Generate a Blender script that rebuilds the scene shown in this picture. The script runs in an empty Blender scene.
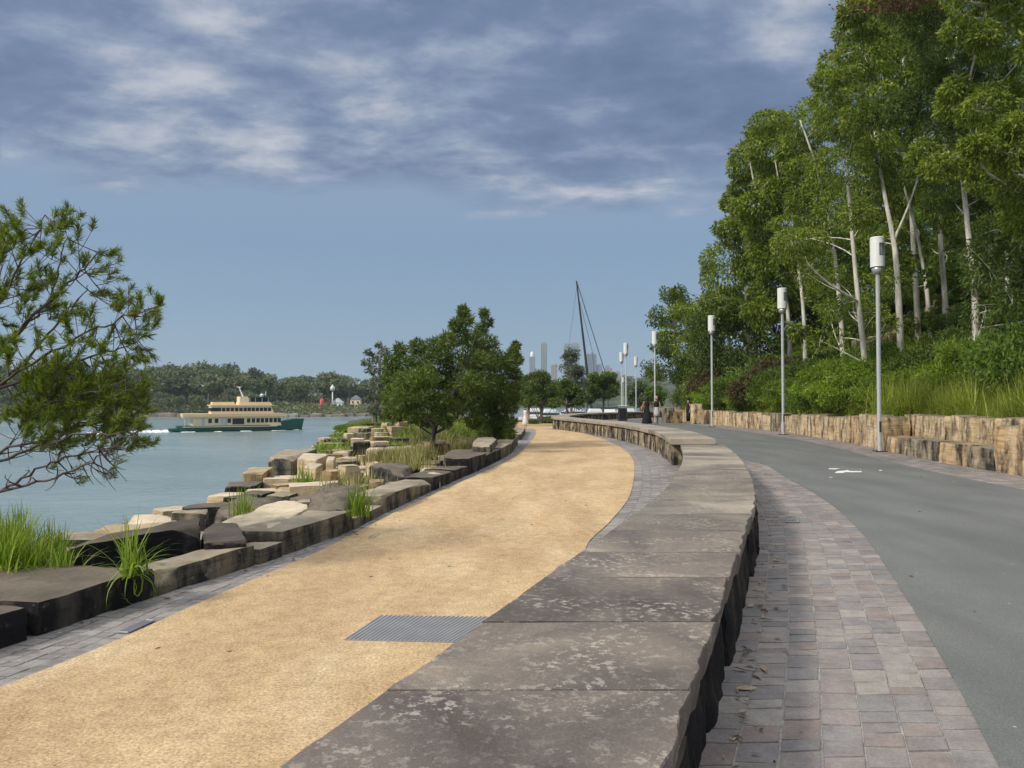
import bpy, math, random
import numpy as np
from mathutils import Vector, noise as mnoise
R = math.radians
C = bpy.context.scene.collection
scene = bpy.context.scene
rng = np.random.default_rng(7)
random.seed(7)

# ------------------------------------------------------------------ camera
F, TILT, CAMZ = 750.0, math.atan(18/750), 1.45
cam_d = bpy.data.cameras.new('camera'); cam = bpy.data.objects.new('camera', cam_d); C.objects.link(cam)
cam.location = (0, 0, CAMZ); cam.rotation_euler = (R(90)+TILT, 0, 0)
cam_d.sensor_width = 36; cam_d.lens = 36*F/1024; cam_d.clip_start = .05; cam_d.clip_end = 12000
scene.camera = cam

def ray(u, v):
    c = (u-512)/F; s = (384-v)/F
    return Vector((c, math.cos(TILT)-s*math.sin(TILT), math.sin(TILT)+s*math.cos(TILT)))
def onz(u, v, z):
    d = ray(u, v); k = (z-CAMZ)/d.z
    return Vector((d.x*k, d.y*k, z))
def ond(u, v, y):
    d = ray(u, v); k = y/d.y
    return Vector((d.x*k, y, CAMZ+d.z*k))

# ------------------------------------------------------------------ object helpers
def tag(o, label=None, cat=None, group=None, kind=None):
    if label: o['label'] = label
    if cat: o['category'] = cat
    if group: o['group'] = group
    if kind: o['kind'] = kind
    return o
def empty(name, loc, label, cat, group=None, rz=0):
    o = bpy.data.objects.new(name, None); C.objects.link(o); o.location = loc; o.rotation_euler.z = rz
    o.empty_display_size = .3
    return tag(o, label, cat, group)
def copy_tree(o, parent=None):
    c = o.copy(); C.objects.link(c); c.parent = parent
    for ch in list(o.children): copy_tree(ch, c)
    return c

class MB:
    def __init__(s): s.v = []; s.f = []; s.n = 0; s.mi = []
    def add(s, verts, faces, mi=0):
        verts = np.asarray(verts, dtype=np.float32).reshape(-1, 3)
        s.v.append(verts)
        faces = np.asarray(faces, dtype=np.int64)
        s.f.append(faces + s.n); s.mi.append(np.full(len(faces), mi)); s.n += len(verts)
        return s
    def box(s, c, d, rz=0, mi=0, taper=1.0):
        x, y, z = [k/2 for k in d]; p = []
        for sz in (-1, 1):
            t = taper if sz > 0 else 1
            for sx, sy in ((-1,-1),(1,-1),(1,1),(-1,1)): p.append((sx*x*t, sy*y*t, sz*z))
        p = np.array(p); ca, sa = math.cos(rz), math.sin(rz)
        q = p.copy(); q[:,0] = p[:,0]*ca-p[:,1]*sa; q[:,1] = p[:,0]*sa+p[:,1]*ca
        return s.add(q+np.array(c), [(3,2,1,0),(4,5,6,7),(0,1,5,4),(1,2,6,5),(2,3,7,6),(3,0,4,7)], mi)
    def prism(s, poly, z0, z1, mi=0):            # poly: xy outline counter-clockwise
        n = len(poly); z0 = z0 if hasattr(z0, '__len__') else [z0]*n; z1 = z1 if hasattr(z1, '__len__') else [z1]*n
        v = [(p[0], p[1], z0[i]) for i, p in enumerate(poly)]+[(p[0], p[1], z1[i]) for i, p in enumerate(poly)]
        c0 = np.mean(v[:n], axis=0); c1 = np.mean(v[n:], axis=0); v += [c0, c1]
        f = [(i, (i+1) % n, n+(i+1) % n, n+i) for i in range(n)]
        s.add(v, f, mi)
        b = s.n-len(v)
        t = [(b+(i+1) % n, b+i, b+2*n, b+2*n) for i in range(n)]+[(b+n+i, b+n+(i+1) % n, b+2*n+1, b+2*n+1) for i in range(n)]
        s.f.append(np.array(t)); s.mi.append(np.full(len(t), mi))
        return s
    def tube(s, pts, rad, sides=6, mi=0, cap=True):
        pts = np.array([tuple(p) for p in pts], float); n = len(pts)
        if not hasattr(rad, '__len__'): rad = [rad]*n
        t = np.gradient(pts, axis=0); t /= (np.linalg.norm(t, axis=1)[:, None]+1e-9)
        ref = np.array([0, 0, 1.0]) if abs(t[0][2]) < .9 else np.array([1.0, 0, 0])
        ring = []
        for i in range(n):
            a = np.cross(t[i], ref); a /= np.linalg.norm(a)+1e-9; b = np.cross(t[i], a); ref = np.cross(a, t[i]) if False else ref
            for k in range(sides):
                q = 2*math.pi*k/sides
                ring.append(pts[i]+(a*math.cos(q)+b*math.sin(q))*rad[i])
        f = []
        for i in range(n-1):
            for k in range(sides):
                k2 = (k+1) % sides
                f.append((i*sides+k, i*sides+k2, (i+1)*sides+k2, (i+1)*sides+k))
        s.add(ring, f, mi)
        if cap and sides >= 4:
            b = s.n-len(ring)
            for base in (b, b+(n-1)*sides):
                for k in range(1, sides-2, 2):
                    s.f.append(np.array([[base, base+k, base+k+1, base+k+2]])); s.mi.append(np.array([mi]))
        return s
    def lathe(s, prof, c=(0,0,0), sides=16, mi=0, sx=1, sy=1):     # prof: (r, z)
        ring = []; n = len(prof)
        for r, z in prof:
            for k in range(sides):
                q = 2*math.pi*k/sides; ring.append((c[0]+r*math.cos(q)*sx, c[1]+r*math.sin(q)*sy, c[2]+z))
        f = []
        for i in range(n-1):
            for k in range(sides):
                k2 = (k+1) % sides; f.append((i*sides+k, i*sides+k2, (i+1)*sides+k2, (i+1)*sides+k))
        return s.add(ring, f, mi)
    def data(s, name, off=(0,0,0)):
        v = np.concatenate(s.v)-np.array(off, np.float32); f = np.concatenate(s.f)
        m = bpy.data.meshes.new(name)
        tri = (f[:, 2] == f[:, 3])
        m.vertices.add(len(v)); m.vertices.foreach_set('co', v.astype(np.float32).ravel())
        sizes = np.where(tri, 3, 4); starts = np.concatenate([[0], np.cumsum(sizes)[:-1]])
        if tri.any(): loops = np.concatenate([r[:3] if t else r for r, t in zip(f, tri)])
        else: loops = f.ravel()
        m.loops.add(len(loops)); m.loops.foreach_set('vertex_index', loops.astype(np.int32))
        m.polygons.add(len(f)); m.polygons.foreach_set('loop_start', starts.astype(np.int32))
        m.polygons.foreach_set('material_index', np.concatenate(s.mi).astype(np.int32))
        m.update(calc_edges=True); m.validate()
        return m
    def build(s, name, mats, parent=None, smooth=False, origin='auto'):
        if not isinstance(mats, (list, tuple)): mats = [mats]
        allv = np.concatenate(s.v)
        if parent is not None:
            p = parent; off = np.zeros(3)
            while p is not None: off = off+np.array(p.location); p = p.parent
        elif origin is None: off = np.zeros(3)
        elif origin == 'auto':
            mn, mx = allv.min(0), allv.max(0); off = np.array([(mn[0]+mx[0])/2, (mn[1]+mx[1])/2, mn[2]])
        else: off = np.array(origin, float)
        m = s.data(name, off)
        for k in mats: m.materials.append(k)
        m.polygons.foreach_set('use_smooth', np.full(len(m.polygons), bool(smooth)))
        if smooth == 'auto': m.set_sharp_from_angle(angle=R(32))
        o = bpy.data.objects.new(name, m); C.objects.link(o)
        if parent is not None: o.parent = parent
        else: o.location = off
        return o

# ------------------------------------------------------------------ materials
def newmat(name):
    m = bpy.data.materials.new(name); m.use_nodes = True; nt = m.node_tree; nt.nodes.clear()
    out = nt.nodes.new('ShaderNodeOutputMaterial'); b = nt.nodes.new('ShaderNodeBsdfPrincipled')
    nt.links.new(b.outputs[0], out.inputs[0]); return m, nt, b, out
def N(nt, t, **k):
    n = nt.nodes.new('ShaderNode'+t)
    for a, v in k.items():
        if a.startswith('i_'):
            key = a[2:]; n.inputs[int(key) if key.isdigit() else key.replace('_', ' ')].default_value = v
        else: setattr(n, a, v)
    return n
def ramp(nt, stops, src, interp='LINEAR'):
    r = nt.nodes.new('ShaderNodeValToRGB'); r.color_ramp.interpolation = interp
    e = r.color_ramp.elements
    while len(e) < len(stops): e.new(.5)
    for i, (p, c) in enumerate(stops):
        e[i].position = p; e[i].color = (c, c, c, 1) if not hasattr(c, '__len__') else (*c, 1)
    nt.links.new(src, r.inputs[0]); return r
def mixc(nt, fac, a, b, blend='MIX'):
    m = nt.nodes.new('ShaderNodeMix'); m.data_type = 'RGBA'; m.blend_type = blend
    for s, i in ((fac, 0), (a, 6), (b, 7)):
        if isinstance(s, (int, float)): m.inputs[i].default_value = s
        elif isinstance(s, tuple): m.inputs[i].default_value = (*s, 1)
        else: nt.links.new(s, m.inputs[i])
    return m.outputs[2]
def math_(nt, op, a, b=None, clamp=False):
    m = nt.nodes.new('ShaderNodeMath'); m.operation = op; m.use_clamp = clamp
    for i, s in enumerate((a, b)):
        if s is None: continue
        if isinstance(s, (int, float)): m.inputs[i].default_value = s
        else: nt.links.new(s, m.inputs[i])
    return m.outputs[0]
def coords(nt, kind='Object', scale=(1,1,1), rnd=False):
    tc = nt.nodes.new('ShaderNodeTexCoord'); mp = nt.nodes.new('ShaderNodeMapping')
    nt.links.new(tc.outputs[kind], mp.inputs[0]); mp.inputs['Scale'].default_value = scale
    if rnd:
        oi = nt.nodes.new('ShaderNodeObjectInfo'); vm = nt.nodes.new('ShaderNodeVectorMath'); vm.operation = 'SCALE'
        cb = nt.nodes.new('ShaderNodeCombineXYZ')
        for i in range(3): nt.links.new(oi.outputs['Random'], cb.inputs[i])
        nt.links.new(cb.outputs[0], vm.inputs[0]); vm.inputs['Scale'].default_value = 37.0
        nt.links.new(vm.outputs[0], mp.inputs['Location'])
    return mp.outputs[0]
def noise(nt, vec, scale, detail=5, rough=.55, dist=0):
    n = nt.nodes.new('ShaderNodeTexNoise'); n.inputs['Scale'].default_value = scale; n.inputs['Detail'].default_value = detail
    n.inputs['Roughness'].default_value = rough; n.inputs['Distortion'].default_value = dist
    nt.links.new(vec, n.inputs['Vector']); return n.outputs[0]
def bump(nt, b, h, strength, dist=.02):
    n = nt.nodes.new('ShaderNodeBump'); n.inputs['Strength'].default_value = strength; n.inputs['Distance'].default_value = dist
    nt.links.new(h, n.inputs['Height']); nt.links.new(n.outputs[0], b.inputs['Normal']); return n

def plain(name, col, rough=.5, metal=0, var=.12, scale=6, emit=None):
    m, nt, b, o = newmat(name)
    v = coords(nt); n = noise(nt, v, scale, 4)
    c = tuple(max(0, k*(1-var)) for k in col); c2 = tuple(min(1, k*(1+var)) for k in col)
    r = ramp(nt, [(.3, c), (.7, c2)], n); nt.links.new(r.outputs[0], b.inputs['Base Color'])
    b.inputs['Roughness'].default_value = rough; b.inputs['Metallic'].default_value = metal
    return m
def leafmat(name, c1, c2, c3=None, trans=.3, rough=.55):
    m, nt, b, out = newmat(name)
    g = nt.nodes.new('ShaderNodeNewGeometry')
    st = [(0, c1), (.6, c2)]+([(1, c3)] if c3 else [])
    r = ramp(nt, st, g.outputs['Random Per Island'])
    v = coords(nt); n = noise(nt, v, .8, 3)
    r2 = ramp(nt, [(.3, .72), (.7, 1.22)], n)
    c = mixc(nt, 1.0, r.outputs[0], r2.outputs[0], 'MULTIPLY')
    nt.links.new(c, b.inputs['Base Color']); b.inputs['Roughness'].default_value = rough
    b.inputs['Specular IOR Level'].default_value = .35
    tr = nt.nodes.new('ShaderNodeBsdfTranslucent')
    tcol = mixc(nt, 1.0, c, (1.5, 1.55, .6), 'MULTIPLY'); nt.links.new(tcol, tr.inputs[0])
    mx = nt.nodes.new('ShaderNodeMixShader'); mx.inputs[0].default_value = trans
    nt.links.new(b.outputs[0], mx.inputs[1]); nt.links.new(tr.outputs[0], mx.inputs[2]); nt.links.new(mx.outputs[0], out.inputs[0])
    return m
def barkmat(name, c1, c2, sc=3, stretch=.25):
    m, nt, b, o = newmat(name); v = coords(nt, 'Object', (1, 1, stretch)); n = noise(nt, v, sc, 6, .65)
    r = ramp(nt, [(.35, c1), (.6, c2)], n); nt.links.new(r.outputs[0], b.inputs['Base Color']); b.inputs['Roughness'].default_value = .8
    bump(nt, b, n, .4, .03); return m

def rockmat(name, top1, top2, side1, side2, stain=(.02, .02, .022), stain_amt=.5, lichen=.3, streak=False):
    """weathered stone: separate top tone by face normal, stained sides, vertical run marks, lichen flecks"""
    m, nt, b, o = newmat(name); v = coords(nt, 'Object', (1, 1, 1), True)
    n1 = noise(nt, v, 2.2, 8, .6); n2 = noise(nt, v, 11, 6, .65)
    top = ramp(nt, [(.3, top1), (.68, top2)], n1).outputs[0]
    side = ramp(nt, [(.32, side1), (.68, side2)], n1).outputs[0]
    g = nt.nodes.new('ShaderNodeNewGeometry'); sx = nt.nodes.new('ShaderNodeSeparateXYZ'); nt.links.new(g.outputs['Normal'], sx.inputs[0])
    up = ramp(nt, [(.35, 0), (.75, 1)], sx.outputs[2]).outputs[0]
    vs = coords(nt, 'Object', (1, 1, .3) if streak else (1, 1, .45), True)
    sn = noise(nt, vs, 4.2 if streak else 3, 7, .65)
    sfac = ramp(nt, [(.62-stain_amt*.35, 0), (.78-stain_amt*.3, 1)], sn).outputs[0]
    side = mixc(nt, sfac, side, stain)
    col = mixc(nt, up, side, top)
    lf = ramp(nt, [(.60, 0), (.66, 1)], n2).outputs[0]
    lf = math_(nt, 'MULTIPLY', lf, lichen)
    col = mixc(nt, lf, col, (.46, .45, .38))
    bed = ramp(nt, [(.36, .62), (.48, 1.0), (.62, 1.15)], noise(nt, coords(nt, 'Object', (.5, .5, 7), True), 2.2, 6, .65, .3)).outputs[0]
    col = mixc(nt, .75, col, bed, 'MULTIPLY')
    dk = ramp(nt, [(.28, .55), (.42, 1)], noise(nt, v, 5, 6, .7)).outputs[0]
    col = mixc(nt, 1.0, col, dk, 'MULTIPLY')
    nt.links.new(col, b.inputs['Base Color']); b.inputs['Roughness'].default_value = .88; b.inputs['Specular IOR Level'].default_value = .25
    h = math_(nt, 'ADD', math_(nt, 'ADD', n1, math_(nt, 'MULTIPLY', bed, .35)), math_(nt, 'MULTIPLY', n2, .6))
    if streak: h = math_(nt, 'ADD', h, math_(nt, 'MULTIPLY', noise(nt, coords(nt, 'Object', (1, 1, .35), True), 8, 5), .3))
    bump(nt, b, h, .7, .04)
    return m

M = {}
M['euc_leaf'] = leafmat('eucalypt_leaf', (.05, .085, .010), (.175, .235, .026), (.34, .39, .06), .34)
M['euc_leaf_dark'] = leafmat('dark_eucalypt_leaf', (.04, .07, .012), (.095, .145, .022), (.15, .2, .035))
M['red_leaf'] = leafmat('dead_red_leaf', (.06, .03, .015), (.13, .055, .022), (.17, .09, .03), .25)
M['fern_leaf'] = leafmat('fern_leaf', (.09, .15, .014), (.18, .27, .026), (.3, .38, .05), .42)
M['shrub_leaf'] = leafmat('shrub_leaf', (.06, .11, .014), (.12, .2, .026), (.2, .28, .04), .38)
M['brown_leaf'] = leafmat('brown_leaf', (.05, .04, .015), (.09, .07, .025), (.12, .09, .03), .2)
M['needle'] = leafmat('needle_leaf', (.065, .10, .014), (.145, .2, .03), (.25, .3, .055), .35)
M['needle_dark'] = leafmat('dark_needle_leaf', (.045, .08, .013), (.11, .16, .027), (.19, .235, .042), .3)
M['grey_leaf'] = leafmat('grey_leaf', (.07, .085, .06), (.12, .14, .09), (.18, .2, .13), .2)
M['far_leaf'] = leafmat('far_leaf', (.07, .10, .045), (.13, .17, .075), (.2, .24, .1), .15)
M['far_leaf2'] = leafmat('far_leaf_olive', (.10, .12, .06), (.17, .195, .09), (.24, .26, .12), .15)
M['blade'] = leafmat('grass_blade', (.13, .18, .025), (.25, .31, .045), (.45, .46, .13), .35)
M['blade_lush'] = leafmat('lush_grass_blade', (.10, .18, .02), (.22, .33, .035), (.46, .5, .14), .4)
M['dry_blade'] = leafmat('dry_grass_blade', (.16, .16, .06), (.28, .26, .11), (.42, .38, .2), .35)
M['cover'] = leafmat('ground_cover_leaf', (.10, .17, .015), (.19, .3, .025), (.28, .38, .05), .4)
M['white_bark'] = barkmat('pale_gum_bark', (.3, .27, .22), (.68, .65, .58), 5)
M['grey_bark'] = barkmat('grey_bark', (.10, .085, .075), (.22, .2, .18), 6)
M['dark_bark'] = barkmat('dark_bark', (.025, .02, .018), (.06, .05, .045), 8)
M['twig_bark'] = barkmat('purple_brown_bark', (.05, .035, .035), (.12, .09, .085), 10)

M['rock_dark'] = rockmat('dark_weathered_sandstone', (.10, .085, .07), (.19, .16, .125), (.05, .047, .045), (.1, .09, .075), (.012, .012, .014), .75, .12)
M['rock_grey'] = rockmat('grey_sandstone', (.22, .19, .14), (.42, .36, .27), (.12, .11, .09), (.26, .22, .15), (.03, .03, .03), .55, .3, True)
M['rock_pale'] = rockmat('cream_sandstone', (.45, .37, .26), (.66, .57, .43), (.42, .32, .19), (.62, .5, .33), (.08, .065, .05), .15, .35)
M['rock_tan'] = rockmat('tan_sandstone', (.34, .26, .16), (.52, .42, .28), (.28, .19, .09), (.46, .33, .17), (.03, .027, .025), .45, .2)
M['wall_stone'] = rockmat('honey_sandstone', (.16, .13, .1), (.33, .27, .2), (.47, .33, .18), (.74, .59, .39), (.07, .055, .045), .48, .1, True)
M['wall_orange'] = rockmat('orange_sandstone', (.2, .15, .1), (.36, .28, .2), (.5, .33, .17), (.62, .47, .3), (.06, .045, .035), .5, .08, True)
M['wall_grey'] = rockmat('grey_stained_sandstone', (.15, .13, .11), (.3, .26, .2), (.26, .21, .14), (.42, .35, .24), (.035, .032, .03), .62, .1, True)
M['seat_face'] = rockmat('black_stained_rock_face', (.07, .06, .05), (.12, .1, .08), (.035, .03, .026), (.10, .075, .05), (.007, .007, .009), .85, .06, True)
M['seat_face_pale'] = rockmat('stained_seat_wall_face', (.1, .09, .07), (.2, .17, .13), (.30, .24, .16), (.55, .45, .3), (.03, .026, .022), .72, .15, True)

def slabmat():
    m, nt, b, o = newmat('worn_capping_stone'); v = coords(nt, 'Object', (1, 1, 1), True)
    oi = nt.nodes.new('ShaderNodeObjectInfo')
    n1 = noise(nt, v, 1.3, 7, .6, .6); n2 = noise(nt, v, 26, 5, .7); n3 = noise(nt, v, 3.0, 6, .6); n4 = noise(nt, v, 120, 3, .6)
    base = ramp(nt, [(.3, (.082, .068, .06)), (.48, (.15, .126, .11)), (.6, (.225, .19, .16)), (.74, (.36, .3, .235))], n1).outputs[0]
    rnd = ramp(nt, [(0, .78), (1, 1.3)], oi.outputs['Random']).outputs[0]
    base = mixc(nt, 1.0, base, rnd, 'MULTIPLY')
    patch = ramp(nt, [(.46, 0), (.66, 1)], n3).outputs[0]
    fl = math_(nt, 'MULTIPLY', ramp(nt, [(.53, 0), (.585, 1)], n2).outputs[0], math_(nt, 'ADD', math_(nt, 'MULTIPLY', patch, .75), .12), True)
    col = mixc(nt, fl, base, (.46, .42, .36))
    fine = ramp(nt, [(.3, .75), (.7, 1.2)], n4).outputs[0]
    col = mixc(nt, 1.0, col, fine, 'MULTIPLY')
    nt.links.new(col, b.inputs['Base Color'])
    rr = ramp(nt, [(.3, .5), (.7, .8)], n1).outputs[0]; nt.links.new(rr, b.inputs['Roughness'])
    b.inputs['Specular IOR Level'].default_value = .3
    bump(nt, b, math_(nt, 'ADD', math_(nt, 'MULTIPLY', n2, .6), n3), .35, .012)
    return m
M['slab'] = slabmat()

def pavermat(name, cols, rnd_lo=.75, rnd_hi=1.2, spec=.3):
    m, nt, b, o = newmat(name); g = nt.nodes.new('ShaderNodeNewGeometry'); v = coords(nt)
    r = ramp(nt, [(i/(len(cols)-1), c) for i, c in enumerate(cols)], g.outputs['Random Per Island'], 'CONSTANT' if len(cols) > 5 else 'LINEAR').outputs[0]
    n1 = noise(nt, v, 9, 6, .65); n2 = noise(nt, v, 70, 4, .6); n3 = noise(nt, v, .9, 4)
    r = mixc(nt, 1.0, r, ramp(nt, [(.3, rnd_lo), (.7, rnd_hi)], n1).outputs[0], 'MULTIPLY')
    r = mixc(nt, 1.0, r, ramp(nt, [(.3, .82), (.7, 1.15)], n2).outputs[0], 'MULTIPLY')
    r = mixc(nt, 1.0, r, ramp(nt, [(.3, .8), (.7, 1.15)], n3).outputs[0], 'MULTIPLY')
    nt.links.new(r, b.inputs['Base Color']); b.inputs['Roughness'].default_value = .75; b.inputs['Specular IOR Level'].default_value = spec
    bump(nt, b, math_(nt, 'ADD', n1, math_(nt, 'MULTIPLY', n2, .4)), .5, .006); return m
M['porphyry'] = pavermat('red_grey_cobble', [(.26, .235, .225), (.23, .215, .215), (.3, .27, .255), (.25, .235, .235), (.275, .24, .23), (.225, .215, .215), (.32, .295, .275), (.26, .22, .205), (.28, .265, .26)], .78, 1.15)
M['grey_paver'] = pavermat('grey_cobble', [(.30, .28, .275), (.25, .238, .235), (.34, .32, .31), (.28, .265, .26), (.31, .29, .285), (.26, .245, .24), (.30, .275, .262)], .75, 1.2)
M['joint'] = plain('joint_sand', (.22, .19, .16), .95, 0, .3, 30)
M['joint_pale'] = plain('pale_joint', (.3, .285, .265), .95, 0, .3, 20)

def gravelmat():
    m, nt, b, o = newmat('decomposed_granite'); v = coords(nt)
    vs = coords(nt, 'Object', (1, .45, 1))
    n1 = noise(nt, vs, 1.6, 6, .6, .4); n2 = noise(nt, v, 55, 4, .7); n3 = noise(nt, v, 9, 5, .65); n4 = noise(nt, v, 190, 2)
    c = ramp(nt, [(.3, (.50, .35, .20)), (.5, (.58, .42, .245)), (.7, (.66, .51, .32))], n1).outputs[0]
    c = mixc(nt, .95, c, ramp(nt, [(.3, .5), (.52, 1), (.72, 1.35)], n2).outputs[0], 'MULTIPLY')
    c = mixc(nt, .8, c, ramp(nt, [(.3, .78), (.5, 1), (.7, 1.2)], n3).outputs[0], 'MULTIPLY')
    c = mixc(nt, .7, c, ramp(nt, [(.3, .7), (.7, 1.25)], n4).outputs[0], 'MULTIPLY')
    c = mixc(nt, .8, c, ramp(nt, [(.38, .86), (.6, 1.06)], noise(nt, coords(nt, 'Object', (1, .3, 1)), .9, 5, .6)).outputs[0], 'MULTIPLY')
    vo = nt.nodes.new('ShaderNodeTexVoronoi'); vo.inputs['Scale'].default_value = 7; nt.links.new(v, vo.inputs['Vector'])
    dots = ramp(nt, [(.035, .25), (.06, 1)], vo.outputs['Distance']).outputs[0]
    c = mixc(nt, .6, c, dots, 'MULTIPLY')
    nt.links.new(c, b.inputs['Base Color']); b.inputs['Roughness'].default_value = .95; b.inputs['Specular IOR Level'].default_value = .1
    bump(nt, b, math_(nt, 'ADD', n2, n3), .5, .01); return m
M['gravel'] = gravelmat()
def asphaltmat():
    m, nt, b, o = newmat('asphalt'); v = coords(nt)
    n1 = noise(nt, v, .5, 5, .6); n2 = noise(nt, v, 140, 3, .6); n3 = noise(nt, coords(nt, 'Object', (1, .2, 1)), 1.6, 3)
    c = ramp(nt, [(.3, (.145, .153, .15)), (.7, (.185, .192, .186))], n1).outputs[0]
    c = mixc(nt, .8, c, ramp(nt, [(.3, .6), (.6, 1.05), (.75, 1.7)], n2).outputs[0], 'MULTIPLY')
    c = mixc(nt, .8, c, ramp(nt, [(.35, .86), (.65, 1.1)], n3).outputs[0], 'MULTIPLY')
    c = mixc(nt, ramp(nt, [(.745, 0), (.77, 1)], noise(nt, v, 22, 2, .5)).outputs[0], c, (.5, .5, .46))
    c = mixc(nt, ramp(nt, [(.66, 0), (.8, .35)], noise(nt, v, 1.7, 6, .7)).outputs[0], c, (.09, .09, .085))
    nt.links.new(c, b.inputs['Base Color']); b.inputs['Roughness'].default_value = .8; b.inputs['Specular IOR Level'].default_value = .3
    bump(nt, b, n2, .35, .004); return m
M['asphalt'] = asphaltmat()
def groundmat():
    m, nt, b, o = newmat('soil_and_leaf_litter'); v = coords(nt); n1 = noise(nt, v, .9, 6, .65); n2 = noise(nt, v, 14, 5, .7)
    c = ramp(nt, [(.3, (.05, .05, .02)), (.55, (.09, .08, .035)), (.75, (.13, .1, .055))], n1).outputs[0]
    c = mixc(nt, .8, c, ramp(nt, [(.3, .5), (.7, 1.4)], n2).outputs[0], 'MULTIPLY')
    nt.links.new(c, b.inputs['Base Color']); b.inputs['Roughness'].default_value = .95; bump(nt, b, n2, .6, .05); return m
M['soil'] = groundmat()
def watermat():
    m, nt, b, o = newmat('harbour_water'); v = coords(nt, 'Object', (1, .8, 1))
    n1 = noise(nt, v, 1.1, 4, .6); n2 = noise(nt, v, .16, 3, .5); n0 = noise(nt, coords(nt, 'Object', (.3, 1, 1)), .05, 4, .6)
    c = ramp(nt, [(.35, (.17, .235, .25)), (.65, (.24, .31, .32))], n0).outputs[0]
    nt.links.new(c, b.inputs['Base Color']); b.inputs['Roughness'].default_value = .22; b.inputs['IOR'].default_value = 1.33
    bump(nt, b, math_(nt, 'ADD', n1, math_(nt, 'MULTIPLY', n2, 3)), .55, .22); return m
M['water'] = watermat()
M['farsoil'] = plain('far_shore_scrub', (.06, .075, .035), .95, 0, .4, .15)
M['farrock'] = plain('far_shore_rock', (.2, .165, .13), .95, 0, .4, .2)
M['steel'] = plain('galvanised_steel', (.5, .52, .53), .4, .6, .06)
M['lamp_white'] = plain('lamp_white', (.72, .73, .72), .45, 0, .04)
M['lamp_glass'] = plain('lamp_glass', (.5, .54, .56), .12, 0, .05)
M['dark_metal'] = plain('dark_metal', (.07, .068, .07), .45, .5, .1)
M['grate'] = plain('steel_grate', (.3, .305, .32), .6, .2, .1)
M['white_paint'] = plain('white_paint', (.8, .8, .78), .6, 0, .05, 8)
M['cream'] = plain('cream_paint', (.84, .69, .44), .45, 0, .04)
M['orange_cream'] = plain('buff_paint', (.8, .58, .32), .5, 0, .05)
M['green_hull'] = plain('green_hull_paint', (.005, .10, .068), .6, 0, .1)
M['win'] = plain('dark_window_glass', (.03, .035, .04), .15, 0, .1)
M['white'] = plain('white_gelcoat', (.8, .8, .8), .35, 0, .03)
M['foam'] = plain('wake_foam', (.85, .88, .9), .8, 0, .05)
M['black'] = plain('black_cloth', (.012, .012, .014), .9, 0, .2, 20)
M['skin'] = plain('skin', (.5, .3, .2), .6, 0, .05)
M['hair_dark'] = plain('dark_hair', (.015, .012, .01), .6, 0, .2, 30)
M['hair_fair'] = plain('fair_hair', (.42, .28, .13), .6, 0, .2, 30)
M['grey_cloth'] = plain('light_grey_cloth', (.55, .53, .5), .9, 0, .1, 20)
M['white_cloth'] = plain('white_cloth', (.78, .74, .72), .9, 0, .08, 20)
M['tan_leather'] = plain('tan_leather', (.3, .12, .05), .6, 0, .1)
M['red'] = plain('red_paint', (.55, .06, .05), .5, 0, .1)
M['rooftile'] = plain('terracotta_roof', (.3, .12, .07), .8, 0, .2)
M['greyroof'] = plain('grey_roof', (.3, .3, .31), .7, 0, .1)
M['leaf_dead'] = plain('fallen_leaf', (.42, .33, .22), .8, 0, .3, 30)
M['leaf_brown'] = plain('brown_fallen_leaf', (.12, .07, .04), .8, 0, .3, 30)
M['timber'] = plain('dark_wharf_timber', (.06, .055, .05), .9, 0, .3, 4)

# ------------------------------------------------------------------ layout curves, all x as a function of y
def curve(pts, smooth=True):
    p = np.array(sorted([(q[1], q[0]) for q in pts])); ys, xs = p[:, 0], p[:, 1]
    d = np.gradient(xs, ys)
    def f(y):
        y = np.asarray(y, float); i = np.clip(np.searchsorted(ys, y)-1, 0, len(ys)-2)
        h = ys[i+1]-ys[i]; t = np.clip((y-ys[i])/h, 0, 1)
        a = (2*t**3-3*t**2+1)*xs[i]+(t**3-2*t**2+t)*h*d[i]+(-2*t**3+3*t**2)*xs[i+1]+(t**3-t**2)*h*d[i+1]
        a = a+np.where(y < ys[0], (y-ys[0])*d[0], 0)+np.where(y > ys[-1], (y-ys[-1])*d[-1], 0)
        return a
    return f
def ss(a, b, y): t = np.clip((np.asarray(y, float)-a)/(b-a), 0, 1); return t*t*(3-2*t)
def zR(y): return .1*ss(14, 27, y)
def zL(y): return -.15+.17*ss(8, 18, y)-.62*ss(36, 62, y)
def fit(pix, zf):
    out = []
    for u, v in pix:
        z = 0.0
        for _ in range(12): z = float(zf(onz(u, v, z).y))
        out.append(onz(u, v, z)[:2])
    return out
KLx = curve(fit([(0,649),(37,637),(150,598),(206,581),(259,564),(300,549),(349,532),(383,514),(432,491),(480,470),(510,454),(519,443)], zL)+[(.7, 40), (-.3, 60), (-3, 72)])
GLx = curve(fit([(0,688),(100,648),(200,603),(300,560),(400,510),(450,487),(500,465),(520,453),(528,445)], zL)+[(1.2, 40), (.8, 50), (.2, 60), (-1.5, 70)])
GRx = curve([(.9, 3.2), (1.0, 5)]+fit([(587,545),(608,524),(627,501),(634,477),(632,458),(618,446),(590,435)], zL)+[(1.9, 46), (3.2, 56), (4.0, 70)])
WRx = curve([(.58,2.5),(.84,3.2),(1.1,3.9),(1.44,4.8),(1.86,5.95),(2.25,7),(2.7,8.4),(3.13,9.9),(3.8,12.5),(4.42,15.3),(4.83,17.4)])
HLx = curve([(3.5,16.6),(4.05,21.5),(4.08,25.6),(3.8,30.1),(3.27,34),(2.55,38),(2.2,41),(2.6,45.9),(4.3,53.5),(8.5,61.5),(13,68)])
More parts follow.
